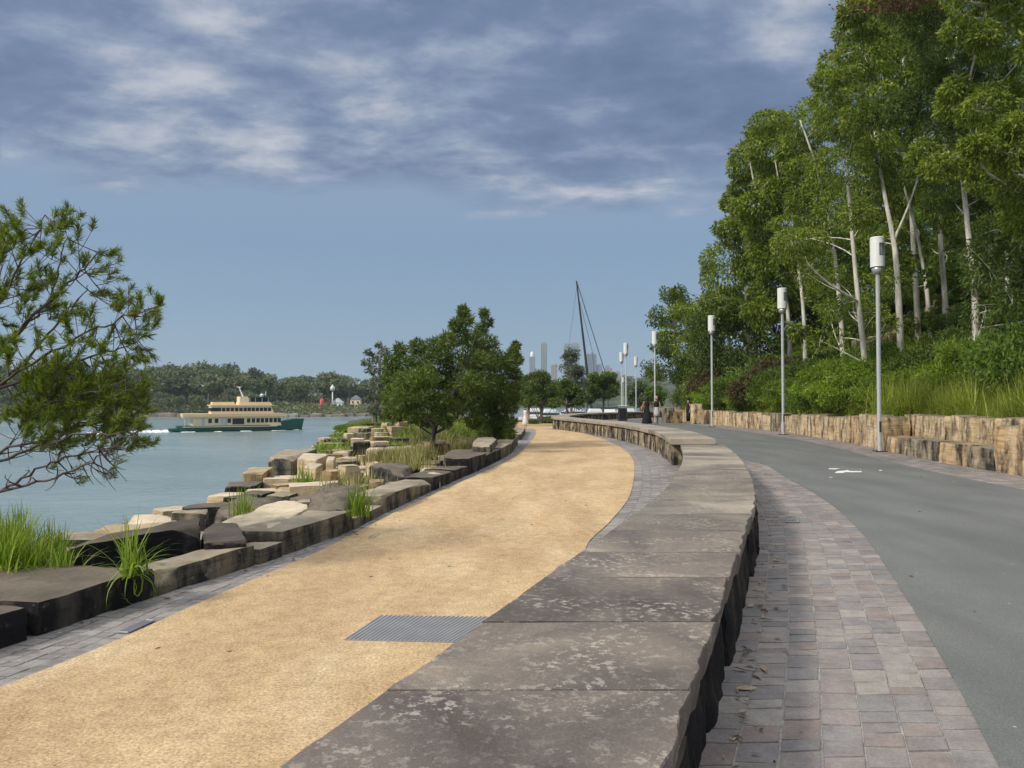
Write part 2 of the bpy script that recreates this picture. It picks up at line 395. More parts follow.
ALx = curve(fit([(1002,768),(976,718),(938,649),(899,585),(865,536),(831,504),(788,478.5),(752,461)], zR)+[(5.5,20),(5.6,24),(5.5,30),(4.6,36),(3.9,42),(4.3,47),(6.2,54),(11,62),(14,66)])
ARx = curve([(7.4, 6), (8.1, 10)]+fit([(1024,490),(968,479),(883,460),(832,447),(781.6,437),(714,427.5)], zR)+[(11,52),(12.2,62),(15,70)])
RWx = curve([(9.7, 4), (9.9, 10),(10.0,15),(10.3,19),(10.9,23),(11.6,28),(12.1,33),(12.2,42),(12.0,52),(13.2,62),(16,72)])
def slope(f, y, e=.05): return (f(y+e)-f(y-e))/(2*e)
LOWW = .93
def WLx(y): s = slope(WRx, y); return WRx(y)-LOWW*np.sqrt(1+s*s)
def HRx(y): s = slope(HLx, y); return HLx(y)+1.0*np.sqrt(1+s*s)

# terrain
def shoreT(y): return 2.7+2.0*ss(9, 15, y)+2.0*ss(16, 26, y)+1.8*ss(26, 42, y)+3.5*ss(42, 62, y)
WATER = -3.55
def terrain(x, y):
    x = np.asarray(x, float); y = np.asarray(y, float)
    kl, rw = KLx(y), RWx(y)
    mid = np.where(y < 17, (WRx(y)+WLx(y))/2, (HLx(y)+HRx(y))/2)
    land = zL(y)+(zR(y)-zL(y))*ss(-.3, .3, x-mid)
    z = land-.03
    t = kl-x                                      # left of the kerb
    T = shoreT(y)
    mound = (.35*ss(15, 30, y))*ss(1.5, 4, t)*(1-ss(T-3, T, t))
    z = np.where(t > 0, land-.05-.2*np.clip(t-.7, 0, 9)*(1-ss(21, 30, y))+mound-.55*np.clip(t-T, 0, 1)**2-.8*np.clip(t-T-1, 0, 12), z)
    q = x-rw-.5-.95*ss(13.4, 13.9, y)*(1-ss(22.2, 22.6, y))
    back = .85+.12*q+.42*np.clip(q-2.5, 0, 12)+.22*np.clip(q-14.5, 0, 40)
    back = back+.3*np.sin(x*.35+y*.21)*ss(3, 8, q)
    z = np.where(q > -.1, z+(back)*ss(-.1, .3, q)*(1-.85*ss(58, 75, y)), z)
    z = np.where(y > 88, z-(y-88)*.35, z)
    # terrace bench for the upper path
    return np.maximum(z, -7)
def grid(xs, ys, zf, name, mat, kind, label=None):
    X, Y = np.meshgrid(xs, ys); Z = zf(X, Y); v = np.stack([X, Y, Z], -1).reshape(-1, 3)
    nx, ny = len(xs), len(ys); i = np.arange(ny-1)[:, None]*nx+np.arange(nx-1)[None]
    f = np.stack([i, i+1, i+nx+1, i+nx], -1).reshape(-1, 4)
    o = MB().add(v, f).build(name, mat, smooth=True, origin=None); return tag(o, label, None, None, kind)
grid(np.concatenate([np.arange(-45, -16, 1.0), np.arange(-16, 18, .25), np.arange(18, 110, 1.5)]), np.concatenate([np.arange(-12, 60, .35), np.arange(60, 130, 1.0)]), terrain, 'ground', M['soil'], 'structure')

def sheet(name, fa, fb, y0, y1, zf, lift, mat, step=.25, nx=6):
    ys = np.arange(y0, y1+1e-6, step); t = np.linspace(0, 1, nx)
    X = fa(ys)[:, None]*(1-t)+fb(ys)[:, None]*t; Y = np.repeat(ys[:, None], nx, 1); Z = np.repeat((zf(ys)+lift)[:, None], nx, 1)
    v = np.stack([X, Y, Z], -1).reshape(-1, 3); ny = len(ys); i = np.arange(ny-1)[:, None]*nx+np.arange(nx-1)[None]
    f = np.stack([i, i+1, i+nx+1, i+nx], -1).reshape(-1, 4)
    o = MB().add(v, f).build(name, mat, smooth=True, origin=None); return tag(o, None, None, None, 'structure')
sheet('gravel_path', GLx, GRx, -4, 76, zL, .006, M['gravel'])
sheet('road', lambda y: ALx(y)-.008, lambda y: ARx(y)+.008, -4, 74, zR, .004, M['asphalt'])
MID = lambda y: np.where(y < 17, (WRx(y)+WLx(y))/2, (HLx(y)+HRx(y))/2)
sheet('joint_bed', MID, lambda y: ALx(y)+.0, -4, 74, zR, -.005, M['joint_pale'])
sheet('verge_bed', lambda y: ARx(y)+0.0, lambda y: RWx(y)+.3, -4, 72, zR, -.0035, M['joint'])
sheet('path_edge_bed', lambda y: KLx(y)-.2, lambda y: GLx(y)+.0, -4, 72, zL, -.0035, M['joint'])
sheet('path_verge_bed', lambda y: GRx(y), lambda y: np.where(y < 17, WRx(y)-.5, HLx(y)+.4), -4, 66, zL, -.0035, M['joint'])

def pavers(name, fl, fr, y0, y1, zf, mat, cw=.165, lo=.09, hi=.21, gap=.007, from_right=False, maxcols=12, lift=0.0, coarse=None, seed=1):
    """courses of split stones laid along the curve; columns start at one edge and are cut by the other"""
    r = np.random.default_rng(seed); V = []; Fc = []; n = 0
    ref = fr if from_right else fl
    for c in range(maxcols):
        y = y0+r.random()*.1
        while y < y1:
            k = 1 if coarse is None else 1+max(0, y-coarse)*.06
            L = r.uniform(lo, hi)*min(k, 2.2); g = gap*r.uniform(.6, 1.5)*min(k, 2)
            ya, yb = y+g/2, y+L-g/2; y += L
            cs = []
            ok = True
            for yy in (ya, yb):
                s = float(slope(ref, yy)); w = cw*math.sqrt(1+s*s)
                if from_right: xr = float(ref(yy))-c*w-g/2; xl = xr-w+g; lim = float(fl(yy)); ok &= xl > lim-w*.6
                else: xl = float(ref(yy))+c*w+g/2; xr = xl+w-g; lim = float(fr(yy)); ok &= xl+w*.5 < lim; 
                if not from_right: xr = min(xr, lim)
                cs.append((xl, xr))
            if not ok: continue
            sk = r.uniform(-.009, .009); z = float(zf((ya+yb)/2))+lift+r.uniform(-.0025, .0025); tl = r.uniform(-.002, .002, 4)
            (xa, xb), (xc, xd) = cs; b = .002
            top = [(xa+b, ya+b+sk), (xb-b, ya+b-sk), (xd-b, yb-b-sk), (xc+b, yb-b+sk)]
            bot = [(xa, ya+sk), (xb, ya-sk), (xd, yb-sk), (xc, yb+sk)]
            V += [(p[0], p[1], z+tl[i]) for i, p in enumerate(top)]+[(p[0], p[1], z-.012) for p in bot]
            Fc += [(n, n+1, n+2, n+3)]+[(n+4+i, n+4+(i+1) % 4, n+(i+1) % 4, n+i) for i in range(4)]; n += 8
    o = MB().add(V, Fc).build(name, mat, origin=None); return tag(o, None, None, None, 'structure')
pavers('cobbled_strip', lambda y: WRx(y)-.25, ALx, -2, 19, zR, M['porphyry'], from_right=True, maxcols=10, seed=2)
pavers('roadside_strip', lambda y: np.where(y < 17, WRx(y), HRx(y)-.1), ALx, 19, 58, zR, M['porphyry'], from_right=True, maxcols=8, seed=3, coarse=19)
pavers('wallside_strip', ARx, lambda y: RWx(y)+.15, 7, 60, zR, M['porphyry'], maxcols=14, cw=.2, lo=.14, hi=.26, seed=4, coarse=20)
pavers('path_edge_strip', KLx, GLx, .5, 60, zL, M['grey_paver'], from_right=True, maxcols=14, cw=.115, lo=.08, hi=.17, seed=5, coarse=18)
pavers('path_verge_strip', GRx, lambda y: np.where(y < 17, WRx(y)-.6, HLx(y)+.15), 3, 58, zL, M['grey_paver'], maxcols=12, seed=6, coarse=18)

# worn white path symbol painted on the asphalt
def painted(pix, zf, lift):
    b = MB()
    for poly in pix:
        pts = [onz(u, v, float(zf(16))) for u, v in poly]; c = sum(pts, Vector())/len(pts)
        v = [(p.x, p.y, p.z+lift) for p in pts]+[(c.x, c.y, c.z+lift)]; n = len(pts)
        b.add(v, [(i, (i+1) % n, n, n) for i in range(n)])
    return b
pm = painted([[(820.5,467.6),(827,467.2),(831,466.2),(838,466.0),(839,467.4),(847.5,467.4),(846,468.6),(841,468.4),(835,469.6),(829,469.4),(828,468.0),(822,468.2)],
              [(834.5,472.8),(838,471.3),(845,470.8),(847,470.2),(850,471.2),(861.5,471.4),(862,472.4),(852,472.6),(846,472.3),(843,473.2),(836,473.3)],
              [(799,463.0),(801,462.8),(801,463.4),(799,463.5)],[(879,470.3),(882,470.2),(882,470.8),(879,470.9)],[(829,477.3),(833,477.3),(832,477.8),(829,477.8)]], zR, .006)
pmo = pm.build('road_marking', M['white_paint'], origin=None); tag(pmo, None, None, None, 'structure')

# ------------------------------------------------------------------ rough stone
_g = {}
def unitbox(n):
    if n in _g: return _g[n]
    vs = {}; V = []; Fc = []
    def vid(p):
        k = tuple(np.round(p, 5))
        if k not in vs: vs[k] = len(V); V.append(p)
        return vs[k]
    for ax in range(3):
        for sg in (-1, 1):
            for i in range(n):
                for j in range(n):
                    q = []
                    for a, b in ((i, j), (i+1, j), (i+1, j+1), (i, j+1)):
                        p = [0, 0, 0]; p[ax] = sg; p[(ax+1) % 3] = -1+2*a/n; p[(ax+2) % 3] = -1+2*b/n; q.append(vid(tuple(p)))
                    Fc.append(q if sg > 0 else q[::-1])
    _g[n] = (np.array(V, float), np.array(Fc)); return _g[n]
def stone(b, quad, zt, h, rough=.03, n=8, power=9, seed=0, facets=3, zt4=None, batter=0.0, freq=2.5):
    """a rough block: quad = four xy corners (near-left, near-right, far-right, far-left), top at zt, height h"""
    V, Fc = unitbox(n); r = np.random.default_rng(seed)
    P = V.copy(); k = (np.abs(P)**power).sum(1)**(1/power); P = P/k[:, None]
    for _ in range(facets):                       # knock corners and edges flat
        d = r.normal(size=3); d[2] = abs(d[2])*.6; d /= np.linalg.norm(d); lim = r.uniform(1.3, 1.58) if power > 6 else r.uniform(1.0, 1.3)
        e = P@d-lim; P = P-np.clip(e, 0, None)[:, None]*d
    q = np.array([(p[0], p[1]) for p in quad], float)
    s, t = (P[:, 0]+1)/2, (P[:, 1]+1)/2
    xy = ((1-s)*(1-t))[:, None]*q[0]+(s*(1-t))[:, None]*q[1]+(s*t)[:, None]*q[2]+((1-s)*t)[:, None]*q[3]
    c = q.mean(0); xy = c+(xy-c)*(1+batter*(1-P[:, 2:3])/2)
    zz = zt if zt4 is None else ((1-s)*(1-t)*zt4[0]+s*(1-t)*zt4[1]+s*t*zt4[2]+(1-s)*t*zt4[3])
    z = zz-h+(P[:, 2]+1)/2*h
    W = np.concatenate([xy, z[:, None]], 1); nd = P/np.linalg.norm(P, axis=1)[:, None]
    off = seed*3.17
    D = np.array([mnoise.fractal(Vector((w[0]*freq+off, w[1]*freq, w[2]*freq*1.3)), 1.0, 2.0, 4) for w in W])
    W = W+nd*(D*rough)[:, None]
    b.add(W, Fc); return b
def pixrock(pts, z, h, mat, label, cat='rock', name='boulder', group=None, rough=.035, n=11, power=7, facets=5, seed=None, z4=None):
    pixrock.k += 1; sd = seed if seed is not None else pixrock.k
    zz = z4 or [z]*4
    q = [onz(u, v, zz[i]) for i, (u, v) in enumerate(pts)]
    b = MB(); stone(b, q, z, h, rough, n, power if power < 7 else power*3, sd, facets, z4)
    o = b.build(name, mat, smooth='auto'); return tag(o, label, cat, group)
pixrock.k = 10

# kerb stones of the waterside: built along KL
KG = 'kerb stones along the waterside of the gravel path'
def kerb(ya, yb, zt, w, h, mat, label, seed, rough=.02, proud=.0, n=10):
    q = [(float(KLx(ya))-w, ya+.15*w), (float(KLx(ya))+proud, ya), (float(KLx(yb))+proud, yb), (float(KLx(yb))-w, yb+.15*w)]
    b = MB(); m = max(2, int((yb-ya)/.8)); 
    stone(b, q, zt, h, rough, n, 40, seed, 0 if w > 1 else 2, None, 0, 3.0)
    return tag(b.build('kerb_stone', mat, smooth='auto'), label, 'kerb stone', KG)
def yk(u, v): return fit([(u, v)], zL)[0][1]
y0s = [yk(37,637), yk(158,596), yk(256,565), yk(282,556), yk(354,530), yk(382,514), yk(432,491), yk(437,489), yk(465,477), yk(482,469), yk(498,461), yk(511,453), yk(518,444)]
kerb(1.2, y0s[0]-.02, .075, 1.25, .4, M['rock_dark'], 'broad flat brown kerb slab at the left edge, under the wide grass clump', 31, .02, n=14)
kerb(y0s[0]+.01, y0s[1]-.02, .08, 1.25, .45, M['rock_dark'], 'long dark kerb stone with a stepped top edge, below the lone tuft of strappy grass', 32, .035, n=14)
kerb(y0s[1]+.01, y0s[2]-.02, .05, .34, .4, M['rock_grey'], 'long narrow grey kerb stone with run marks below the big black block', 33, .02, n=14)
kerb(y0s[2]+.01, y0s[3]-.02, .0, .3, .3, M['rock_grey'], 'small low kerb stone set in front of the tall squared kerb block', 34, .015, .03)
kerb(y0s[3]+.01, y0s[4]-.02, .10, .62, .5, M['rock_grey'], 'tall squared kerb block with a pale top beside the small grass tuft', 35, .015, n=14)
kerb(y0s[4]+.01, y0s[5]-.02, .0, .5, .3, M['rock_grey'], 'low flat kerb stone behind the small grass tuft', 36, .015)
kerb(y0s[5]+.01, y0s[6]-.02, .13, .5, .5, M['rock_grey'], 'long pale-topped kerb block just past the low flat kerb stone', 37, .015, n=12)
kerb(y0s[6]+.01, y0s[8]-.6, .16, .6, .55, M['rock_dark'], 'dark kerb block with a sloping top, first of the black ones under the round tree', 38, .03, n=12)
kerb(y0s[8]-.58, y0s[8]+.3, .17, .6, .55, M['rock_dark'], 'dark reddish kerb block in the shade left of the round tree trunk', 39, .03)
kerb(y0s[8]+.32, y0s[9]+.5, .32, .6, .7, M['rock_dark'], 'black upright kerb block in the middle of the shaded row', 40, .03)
kerb(y0s[9]+.52, y0s[10]+.5, .28, .7, .65, M['rock_dark'], 'long grey-topped kerb block beside the shaded paving', 41, .025)
kerb(y0s[10]+.52, y0s[11], .3, .5, .6, M['rock_grey'], 'pale squared kerb block near the second tree trunk', 42, .02)
kerb(y0s[11]+.02, y0s[12]-.3, .3, .5, .5, M['rock_grey'], 'small pale end block of the kerb row by the path bend', 43, .02)
for k, (a, b_) in enumerate([(28, 30.3), (30.4, 33), (33.1, 36)]):
    kerb(a, b_, .25, .5, .5, M['rock_grey'], 'far kerb stone half hidden by the foliage of the shady tree at the path bend', 44+k, .02)

# boulders and blocks behind the kerb
pixrock([(64,546),(200,526),(201,517),(120,531)], .25, .75, M['rock_dark'], 'big black squared boulder beside the lone tuft of strappy grass', rough=.03, n=18, seed=3, power=24, z4=[.2,.26,.3,.25])
pixrock([(96,545),(190,540),(198,507),(126,510)], -.1, .9, M['rock_pale'], 'cream and pink boulder overlooking the water behind the black block', rough=.06, n=18, power=6, seed=4, z4=[-.2,-.14,-.06,-.1])
pixrock([(172,513),(206,514),(209,508),(176,508.5)], .0, .7, M['rock_grey'], 'flat pale grey block between the cream boulder and the round dark boulder', seed=5, n=14)
pixrock([(203,543),(247,540),(236,521),(204,525)], .12, .55, M['rock_dark'], 'black wedge shaped rock right of the big black block', rough=.05, n=16, power=7, seed=16)
pixrock([(203,523),(268,518),(285,493),(226,493)], -.1, 1.0, M['rock_dark'], 'round-shouldered dark boulder with a grass sprig on top', rough=.06, n=18, power=5, seed=7)
pixrock([(215,524),(270,528),(313,505),(285,498.5)], .12, .35, M['rock_pale'], 'large pale sloping slab with a cracked top behind the kerb', rough=.035, n=18, power=9, seed=8, z4=[.06,.1,.14,.16])
pixrock([(302,500),(346,505),(370,483),(322,479)], .14, .7, M['rock_dark'], 'dark humped boulder behind the small grass tuft', rough=.07, n=18, power=5, seed=9)
pixrock([(381,470),(420,472),(407,460),(368,462)], .26, .7, M['rock_dark'], 'brown-topped dark boulder behind the upright pinkish block', rough=.05, n=18, power=6, seed=10)
pixrock([(368.5,481.5),(383.5,481.5),(384.5,478.5),(370,478.5)], .18, .6, M['rock_tan'], 'small upright pinkish block in front of the brown-topped boulder', rough=.02, seed=11, n=12)
pixrock([(385,489),(408,486.5),(412,480),(386,480.5)], .08, .5, M['rock_grey'], 'flat grey stone right of the upright pinkish block', seed=12, n=12)
pixrock([(419,476.5),(440,476),(451,466),(421,464.5)], .15, .5, M['rock_pale'], 'pale flat stone behind the dark kerb blocks', seed=13, n=12)
pixrock([(439,459),(468,458),(483,449),(451,449)], .27, .6, M['rock_dark'], 'wide black slab at the foot of the round tree', seed=14, n=14)
pixrock([(471,444),(491,444.5),(499,437),(478,436.5)], .46, .8, M['rock_grey'], 'tall pale-topped block stacked by the second tree trunk', seed=15, n=14)
pixrock([(224,487),(256,485.5),(264,480.5),(231,481)], -.3, .35, M['rock_dark'], 'dark flat block lowest on the left of the stepped stack by the water', seed=16, n=12)
pixrock([(242,473),(264,473),(274,466.5),(250,467)], -.14, .35, M['rock_tan'], 'orange-brown flat block second in the stepped stack by the water', seed=17, n=12)
pixrock([(268,457),(293,457.5),(318,448),(284,449)], .02, .5, M['rock_grey'], 'long brown ledge block topmost of the stepped stack by the water', seed=18, n=12)
pixrock([(297,458.5),(317,459.5),(331,453),(303,453)], .08, .6, M['rock_pale'], 'largest cream squared block in the middle of the rock scatter', seed=19, n=12, rough=.02)
pixrock([(304,466.5),(316,468),(323,463.5),(309,462.5)], .02, .6, M['rock_pale'], 'cream cube standing in front of the largest cream block', seed=20, n=10, rough=.015)
pixrock([(326,460),(334,460),(336,456),(328,456)], .08, .6, M['rock_pale'], 'upright pale pink block right of the largest cream block', seed=21, n=10, rough=.015)
pixrock([(275,491),(297,492),(300,487.5),(280,487)], -.2, .3, M['rock_tan'], 'flat tan stone above the round-shouldered dark boulder', seed=22, n=10)
rr = np.random.default_rng(99)
SG = 'squared sandstone blocks tumbled between the path and the water'
lab = {'rock_pale': 'cream squared block in the tumbled rock scatter by the water', 'rock_tan': 'tan block in the tumbled rock scatter by the water',
       'rock_grey': 'grey-brown block in the tumbled rock scatter by the water', 'rock_dark': 'dark block in the tumbled rock scatter by the water'}
placed = []
expl = [(o.location.x, o.location.y) for o in C.objects if o.name.startswith('boulder')]
for i in range(4000):
    if len(placed) >= 240: break
    y = rr.uniform(7.2, 31); t = rr.uniform(1.3 if y > 9 else 2.2, float(shoreT(y))+2.0); x = float(KLx(y))-t
    if any(math.hypot(x-a_, y-b_) < .55 for a_, b_ in expl) or any(math.hypot(x-a_, y-b_) < .42 for a_, b_ in placed): continue
    if y > 23 and t < 4: continue
    placed.append((x, y)); yaw = rr.uniform(-.6, .6)+.25; w, d, h = rr.uniform(.22, .5), rr.uniform(.2, .38), rr.uniform(.3, .5)
    ca, sa = math.cos(yaw), math.sin(yaw); zt = float(terrain(x, y))+rr.uniform(.12, .6 if t > 2 else .3)
    q = [(x+ca*a*w-sa*b*d, y+sa*a*w+ca*b*d) for a, b in ((-.8,-.8),(.8,-.8),(.8,.8),(-.8,.8))]
    key = rr.choice(['rock_pale', 'rock_tan', 'rock_grey', 'rock_dark'], p=[.5, .26, .12, .12] if y > 13 and t > 2.2 else [.1, .2, .3, .4]); b = MB()
    stone(b, q, zt, h+.5, .022, 7, 40, 200+i, 4)
    tag(b.build('sandstone_block', M[str(key)], smooth='auto'), lab[str(key)], 'rock', SG)
for i in range(26):                                # revetment blocks along the rest of the shore
    y = rr.uniform(24, 60); T = float(shoreT(y)); x = float(KLx(y))-T-rr.uniform(-.2, 1.2); w = rr.uniform(.5, 1.1)
    q = [(x-w/2, y-w/2), (x+w/2, y-w/2), (x+w/2, y+w/2), (x-w/2, y+w/2)]; b = MB()
    stone(b, q, float(terrain(x, y))+.3, .9, .03, 6, 8, 400+i, 3)
    tag(b.build('shore_rock', M['rock_grey' if i % 2 else 'rock_dark']), 'dark shore rock below the bright ground cover', 'rock', 'shore rocks beyond the ground cover')
for k, (u, v, z, m_, l_) in enumerate([(362,441,.5,'rock_dark','black stone at the edge of the bright ground cover'),(376,448,.45,'rock_pale','cream upright block behind the brown-topped boulder'),(398,447,.45,'rock_pale','cream flat block left of the round tree trunk'),(411,446,.4,'rock_pale','small cream block nearest the round tree trunk'),(388,450,.42,'rock_dark','reddish dark stone between two cream blocks')]):
    z -= .25; p = onz(u, v, z); w = .24 if k != 2 else .38; q = [(p.x-w, p.y-.25), (p.x+w, p.y-.25), (p.x+w, p.y+.25), (p.x-w, p.y+.25)]; b = MB()
    stone(b, q, z, .6, .02, 8, 9, 500+k, 3); tag(b.build('sandstone_block', M[m_]), l_, 'rock')

# ------------------------------------------------------------------ seat wall (low part) with capping slabs
sw = empty('seat_wall', (float(WRx(4))-.5, 4, -.15), 'low stone seat wall with broad worn dark capping slabs running from the foreground between both paths', 'wall')
b = MB(); y = -3.0; k = 0
while y < 16.9:
    L = rr.uniform(.7, 1.3); ye = min(y+L, 17.0)
    inn = rr.uniform(-.02, .05)
    q = [(float(WLx(y))+.08, y), (float(WRx(y))-inn, y), (float(WRx(ye))-inn, ye), (float(WLx(ye))+.08, ye)]
    stone(b, q, .36, .75, .035, 12 if y < 9 else 7, 30, 600+k, 2, None, .10, 4.5); y = ye+.004; k += 1
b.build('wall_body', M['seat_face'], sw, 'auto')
ys = [-1.6, -.75, .1, .92, 1.72, 2.5, 3.27, 4.09, 4.76, 5.6, 6.4, 7.3]
while ys[-1] < 16: ys.append(ys[-1]+rr.uniform(.75, .95))
ys[-1] = 16.95
def slab(yA, yB, fl, fr, z, th, seed, n=14, amp=.012, par=None, mat=None):
    """one capping slab: smooth sawn top, ragged long edges"""
    g = .006; m = 40; r = np.random.default_rng(seed); V = []
    tt = np.linspace(0, 1, m+1); skew = lambda t, yy: yy+0.0
    L, Rr = [], []
    for t in tt:
        yy = yA+g+(yB-yA-2*g)*t
        e = mnoise.fractal(Vector((yy*4.0, seed*1.3, 0)), 1, 2, 4)*amp
        e2 = mnoise.fractal(Vector((yy*4.0, 9+seed*1.3, 0)), 1, 2, 4)*amp
        L.append((float(fl(yy))+e2*.5, yy)); Rr.append((float(fr(yy))+e, yy))
    poly = [(L[0][0], L[0][1])]; 
    nc = 8; cols = []
    for j in range(nc+1):
        s = j/nc; cols.append([(L[i][0]*(1-s)+Rr[i][0]*s, L[i][1]*(1-s)+Rr[i][1]*s) for i in range(m+1)])
    tilt = r.uniform(-.002, .002)
    def zz(x, yy): return z+tilt+.0035*mnoise.noise(Vector((x*2, yy*2, seed)))
    V = []; 
    for j in range(nc+1):
        for i in range(m+1): V.append((cols[j][i][0], cols[j][i][1], zz(*cols[j][i])))
    Fc = []; idx = lambda j, i: j*(m+1)+i
    for j in range(nc):
        for i in range(m): Fc.append((idx(j, i), idx(j+1, i), idx(j+1, i+1), idx(j, i+1)))
    per = [idx(0, i) for i in range(m+1)][::-1]+[idx(j, 0) for j in range(1, nc+1)]+[idx(nc, i) for i in range(1, m+1)]+[idx(j, m) for j in range(nc-1, 0, -1)]
    # arris, then side down to the underside with rough pitching
    c = np.mean(np.array(V), 0); n0 = len(V)
    for lev, (inset, dz) in enumerate(((-.004, -.006), (.0, -th*.5), (.018, -th))):
        for p in per:
            x, yv, zv = V[p]; dx, dy = x-c[0], yv-c[1]
            f = 1 if abs(dx) > .3 else 0
            w = .01*mnoise.noise(Vector((x*9, yv*9, lev*3+seed))) if lev else 0
            V.append((x-np.sign(dx)*(inset-w)*f, yv, zv+dz))
    P = len(per)
    for i in range(P): Fc.append((per[i], n0+i, n0+(i+1) % P, per[(i+1) % P])[::-1])
    for l in range(2):
        for i in range(P): Fc.append((n0+l*P+i, n0+(l+1)*P+i, n0+(l+1)*P+(i+1) % P, n0+l*P+(i+1) % P)[::-1])
    return MB().add(V, Fc).build('capping_slab', mat or M['slab'], par, 'auto')
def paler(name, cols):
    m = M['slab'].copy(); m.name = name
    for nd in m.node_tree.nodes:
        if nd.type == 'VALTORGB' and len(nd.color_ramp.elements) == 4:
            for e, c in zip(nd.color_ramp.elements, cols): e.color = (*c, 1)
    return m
M['slab_mid'] = paler('sheen_worn_capping_stone', ((.13, .11, .095), (.21, .18, .15), (.29, .25, .2), (.42, .36, .28)))  # paler with distance: grazing sheen and wear both painted into the colour
M['slab_pale'] = paler('pale_capping_stone', ((.2, .17, .14), (.3, .26, .21), (.36, .31, .25), (.44, .38, .3)))
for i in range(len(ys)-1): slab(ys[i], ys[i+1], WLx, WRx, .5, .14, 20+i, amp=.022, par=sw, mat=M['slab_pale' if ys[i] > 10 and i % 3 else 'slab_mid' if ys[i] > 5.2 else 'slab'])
# raised part
hw = empty('seat_wall', (float(HLx(30))+.5, 30, 0), 'higher curved sandstone wall with a pale flat cap beyond the low seat wall', 'wall')
b = MB(); y = 17.0; k = 0
while y < 67:
    L = rr.uniform(.4, .95); ye = min(y+L, 67); top = .5+rr.uniform(-.02, .0); i1, i2 = rr.uniform(.04, .12, 2)
    q = [(float(HLx(y))+i1, y), (float(HRx(y))-i2, y), (float(HRx(ye))-i2, ye), (float(HLx(ye))+i1, ye)]
    hh = top-float(min(zL(y), zL(ye), 0))+.1
    stone(b, q, top, hh, .04, 6, 14, 700+k, 2, None, .0, 3.5); y = ye+.01; k += 1
b.build('wall_body', M['seat_face_pale'], hw, 'auto')
y = 16.6
while y < 67: slab(y, y+1.5, HLx, HRx, .63, .12, 80+int(y), par=hw, mat=M['slab_pale']); y += 1.5

# ------------------------------------------------------------------ sandstone retaining wall on the right
rw = empty('retaining_wall', (10.2, 18, 0), 'rough honey sandstone block retaining wall with black run marks along the road', 'wall')
rw2 = rw
def rblock(ya, yb, off, z0, zt, depth, mat, seed, par=rw):
    q = [(float(RWx(ya))+off, ya), (float(RWx(ya))+off+depth, ya), (float(RWx(yb))+off+depth, yb), (float(RWx(yb))+off, yb)]
    b = MB(); stone(b, q, zt, zt-z0, .045, 9 if ya < 30 else 6, 30, seed, 3, None, 0, 2.2); return b.build('stone_block', mat, par, 'auto')
k = 0; y = 7.5
while y < 15.6:                                    # tall orange corner blocks
    L = rr.uniform(.6, .95); rblock(y, y+L-.02, 0, -.1, 1.0+rr.uniform(-.05, .06), .8, M['wall_orange'], 800+k); y += L; k += 1
yt = y
while y < 21.5:                                    # low tier
    L = rr.uniform(.8, 1.5); L = min(L, 21.6-y) if 21.6-y < 2 else L
    rblock(y, y+L-.02, 0, -.1, .48+rr.uniform(-.03, .05), .75, M['wall_grey' if k % 3 else 'wall_orange'], 800+k); y += L; k += 1
y2 = yt-1
while y2 < 22:                                     # upper tier set back
    L = rr.uniform(.9, 1.6); rblock(y2, y2+L-.02, .85, .1, 1.1+rr.uniform(-.04, .05), .7, M['wall_stone'], 850+k); y2 += L; k += 1
while y < 66:
    L = rr.uniform(.75, 1.5); zt = 1.0+rr.uniform(-.07, .07)-.12*float(ss(24, 34, y)); m_ = rr.choice(['wall_stone', 'wall_orange', 'wall_grey'], p=[.7, .16, .14])
    rblock(y, y+L-.02, rr.uniform(-.06, .05), -.1, zt, .8, M[str(m_)], 900+k); y += L; k += 1
print('retaining blocks', k)
for i, (u, v, hgt, m_) in enumerate([(697,424,1.25,'wall_stone'), (668,423,1.0,'wall_grey'), (676,423,.8,'rock_tan')]):
    p = onz(u, v, .1); b = MB(); s_ = .35
    stone(b, [(p.x-s_, p.y-s_), (p.x+s_, p.y-s_), (p.x+s_, p.y+s_), (p.x-s_, p.y+s_)], .1+hgt, hgt+.1, .02, 7, 12, 970+i, 2)
    tag(b.build('stone_block', M[m_]), ['pale upright block standing beside the third lamp post', 'stained block behind the walkers', 'small tan block behind the walkers'][i], 'stone block')
# upper terrace wall on the slope
tz0 = lambda x, y: float(terrain(x, y))
tw = empty('terrace_wall', (21, 40, 4), 'low pale sandstone wall edging the upper path between the gum trunks', 'wall')
pts = [ond(856, 342, 41), ond(880, 337, 42), ond(905, 333, 43), ond(930, 329, 44), ond(955, 323, 45)]
b = MB()
for i in range(4):
    a, c = pts[i], pts[i+1]
    for s in range(3):
        p = a.lerp(c, s/3); q = a.lerp(c, (s+1)/3-.01); p.z = max(p.z, tz0(p.x, p.y)+.75); q.z = max(q.z, tz0(q.x, q.y)+.75)
        stone(b, [(p.x, p.y), (q.x, q.y), (q.x, q.y+.6), (p.x, p.y+.6)], (p.z+q.z)/2+.1, 1.1, .03, 6, 12, 990+i*3+s, 2)
b.build('wall_body', M['rock_pale'], tw)

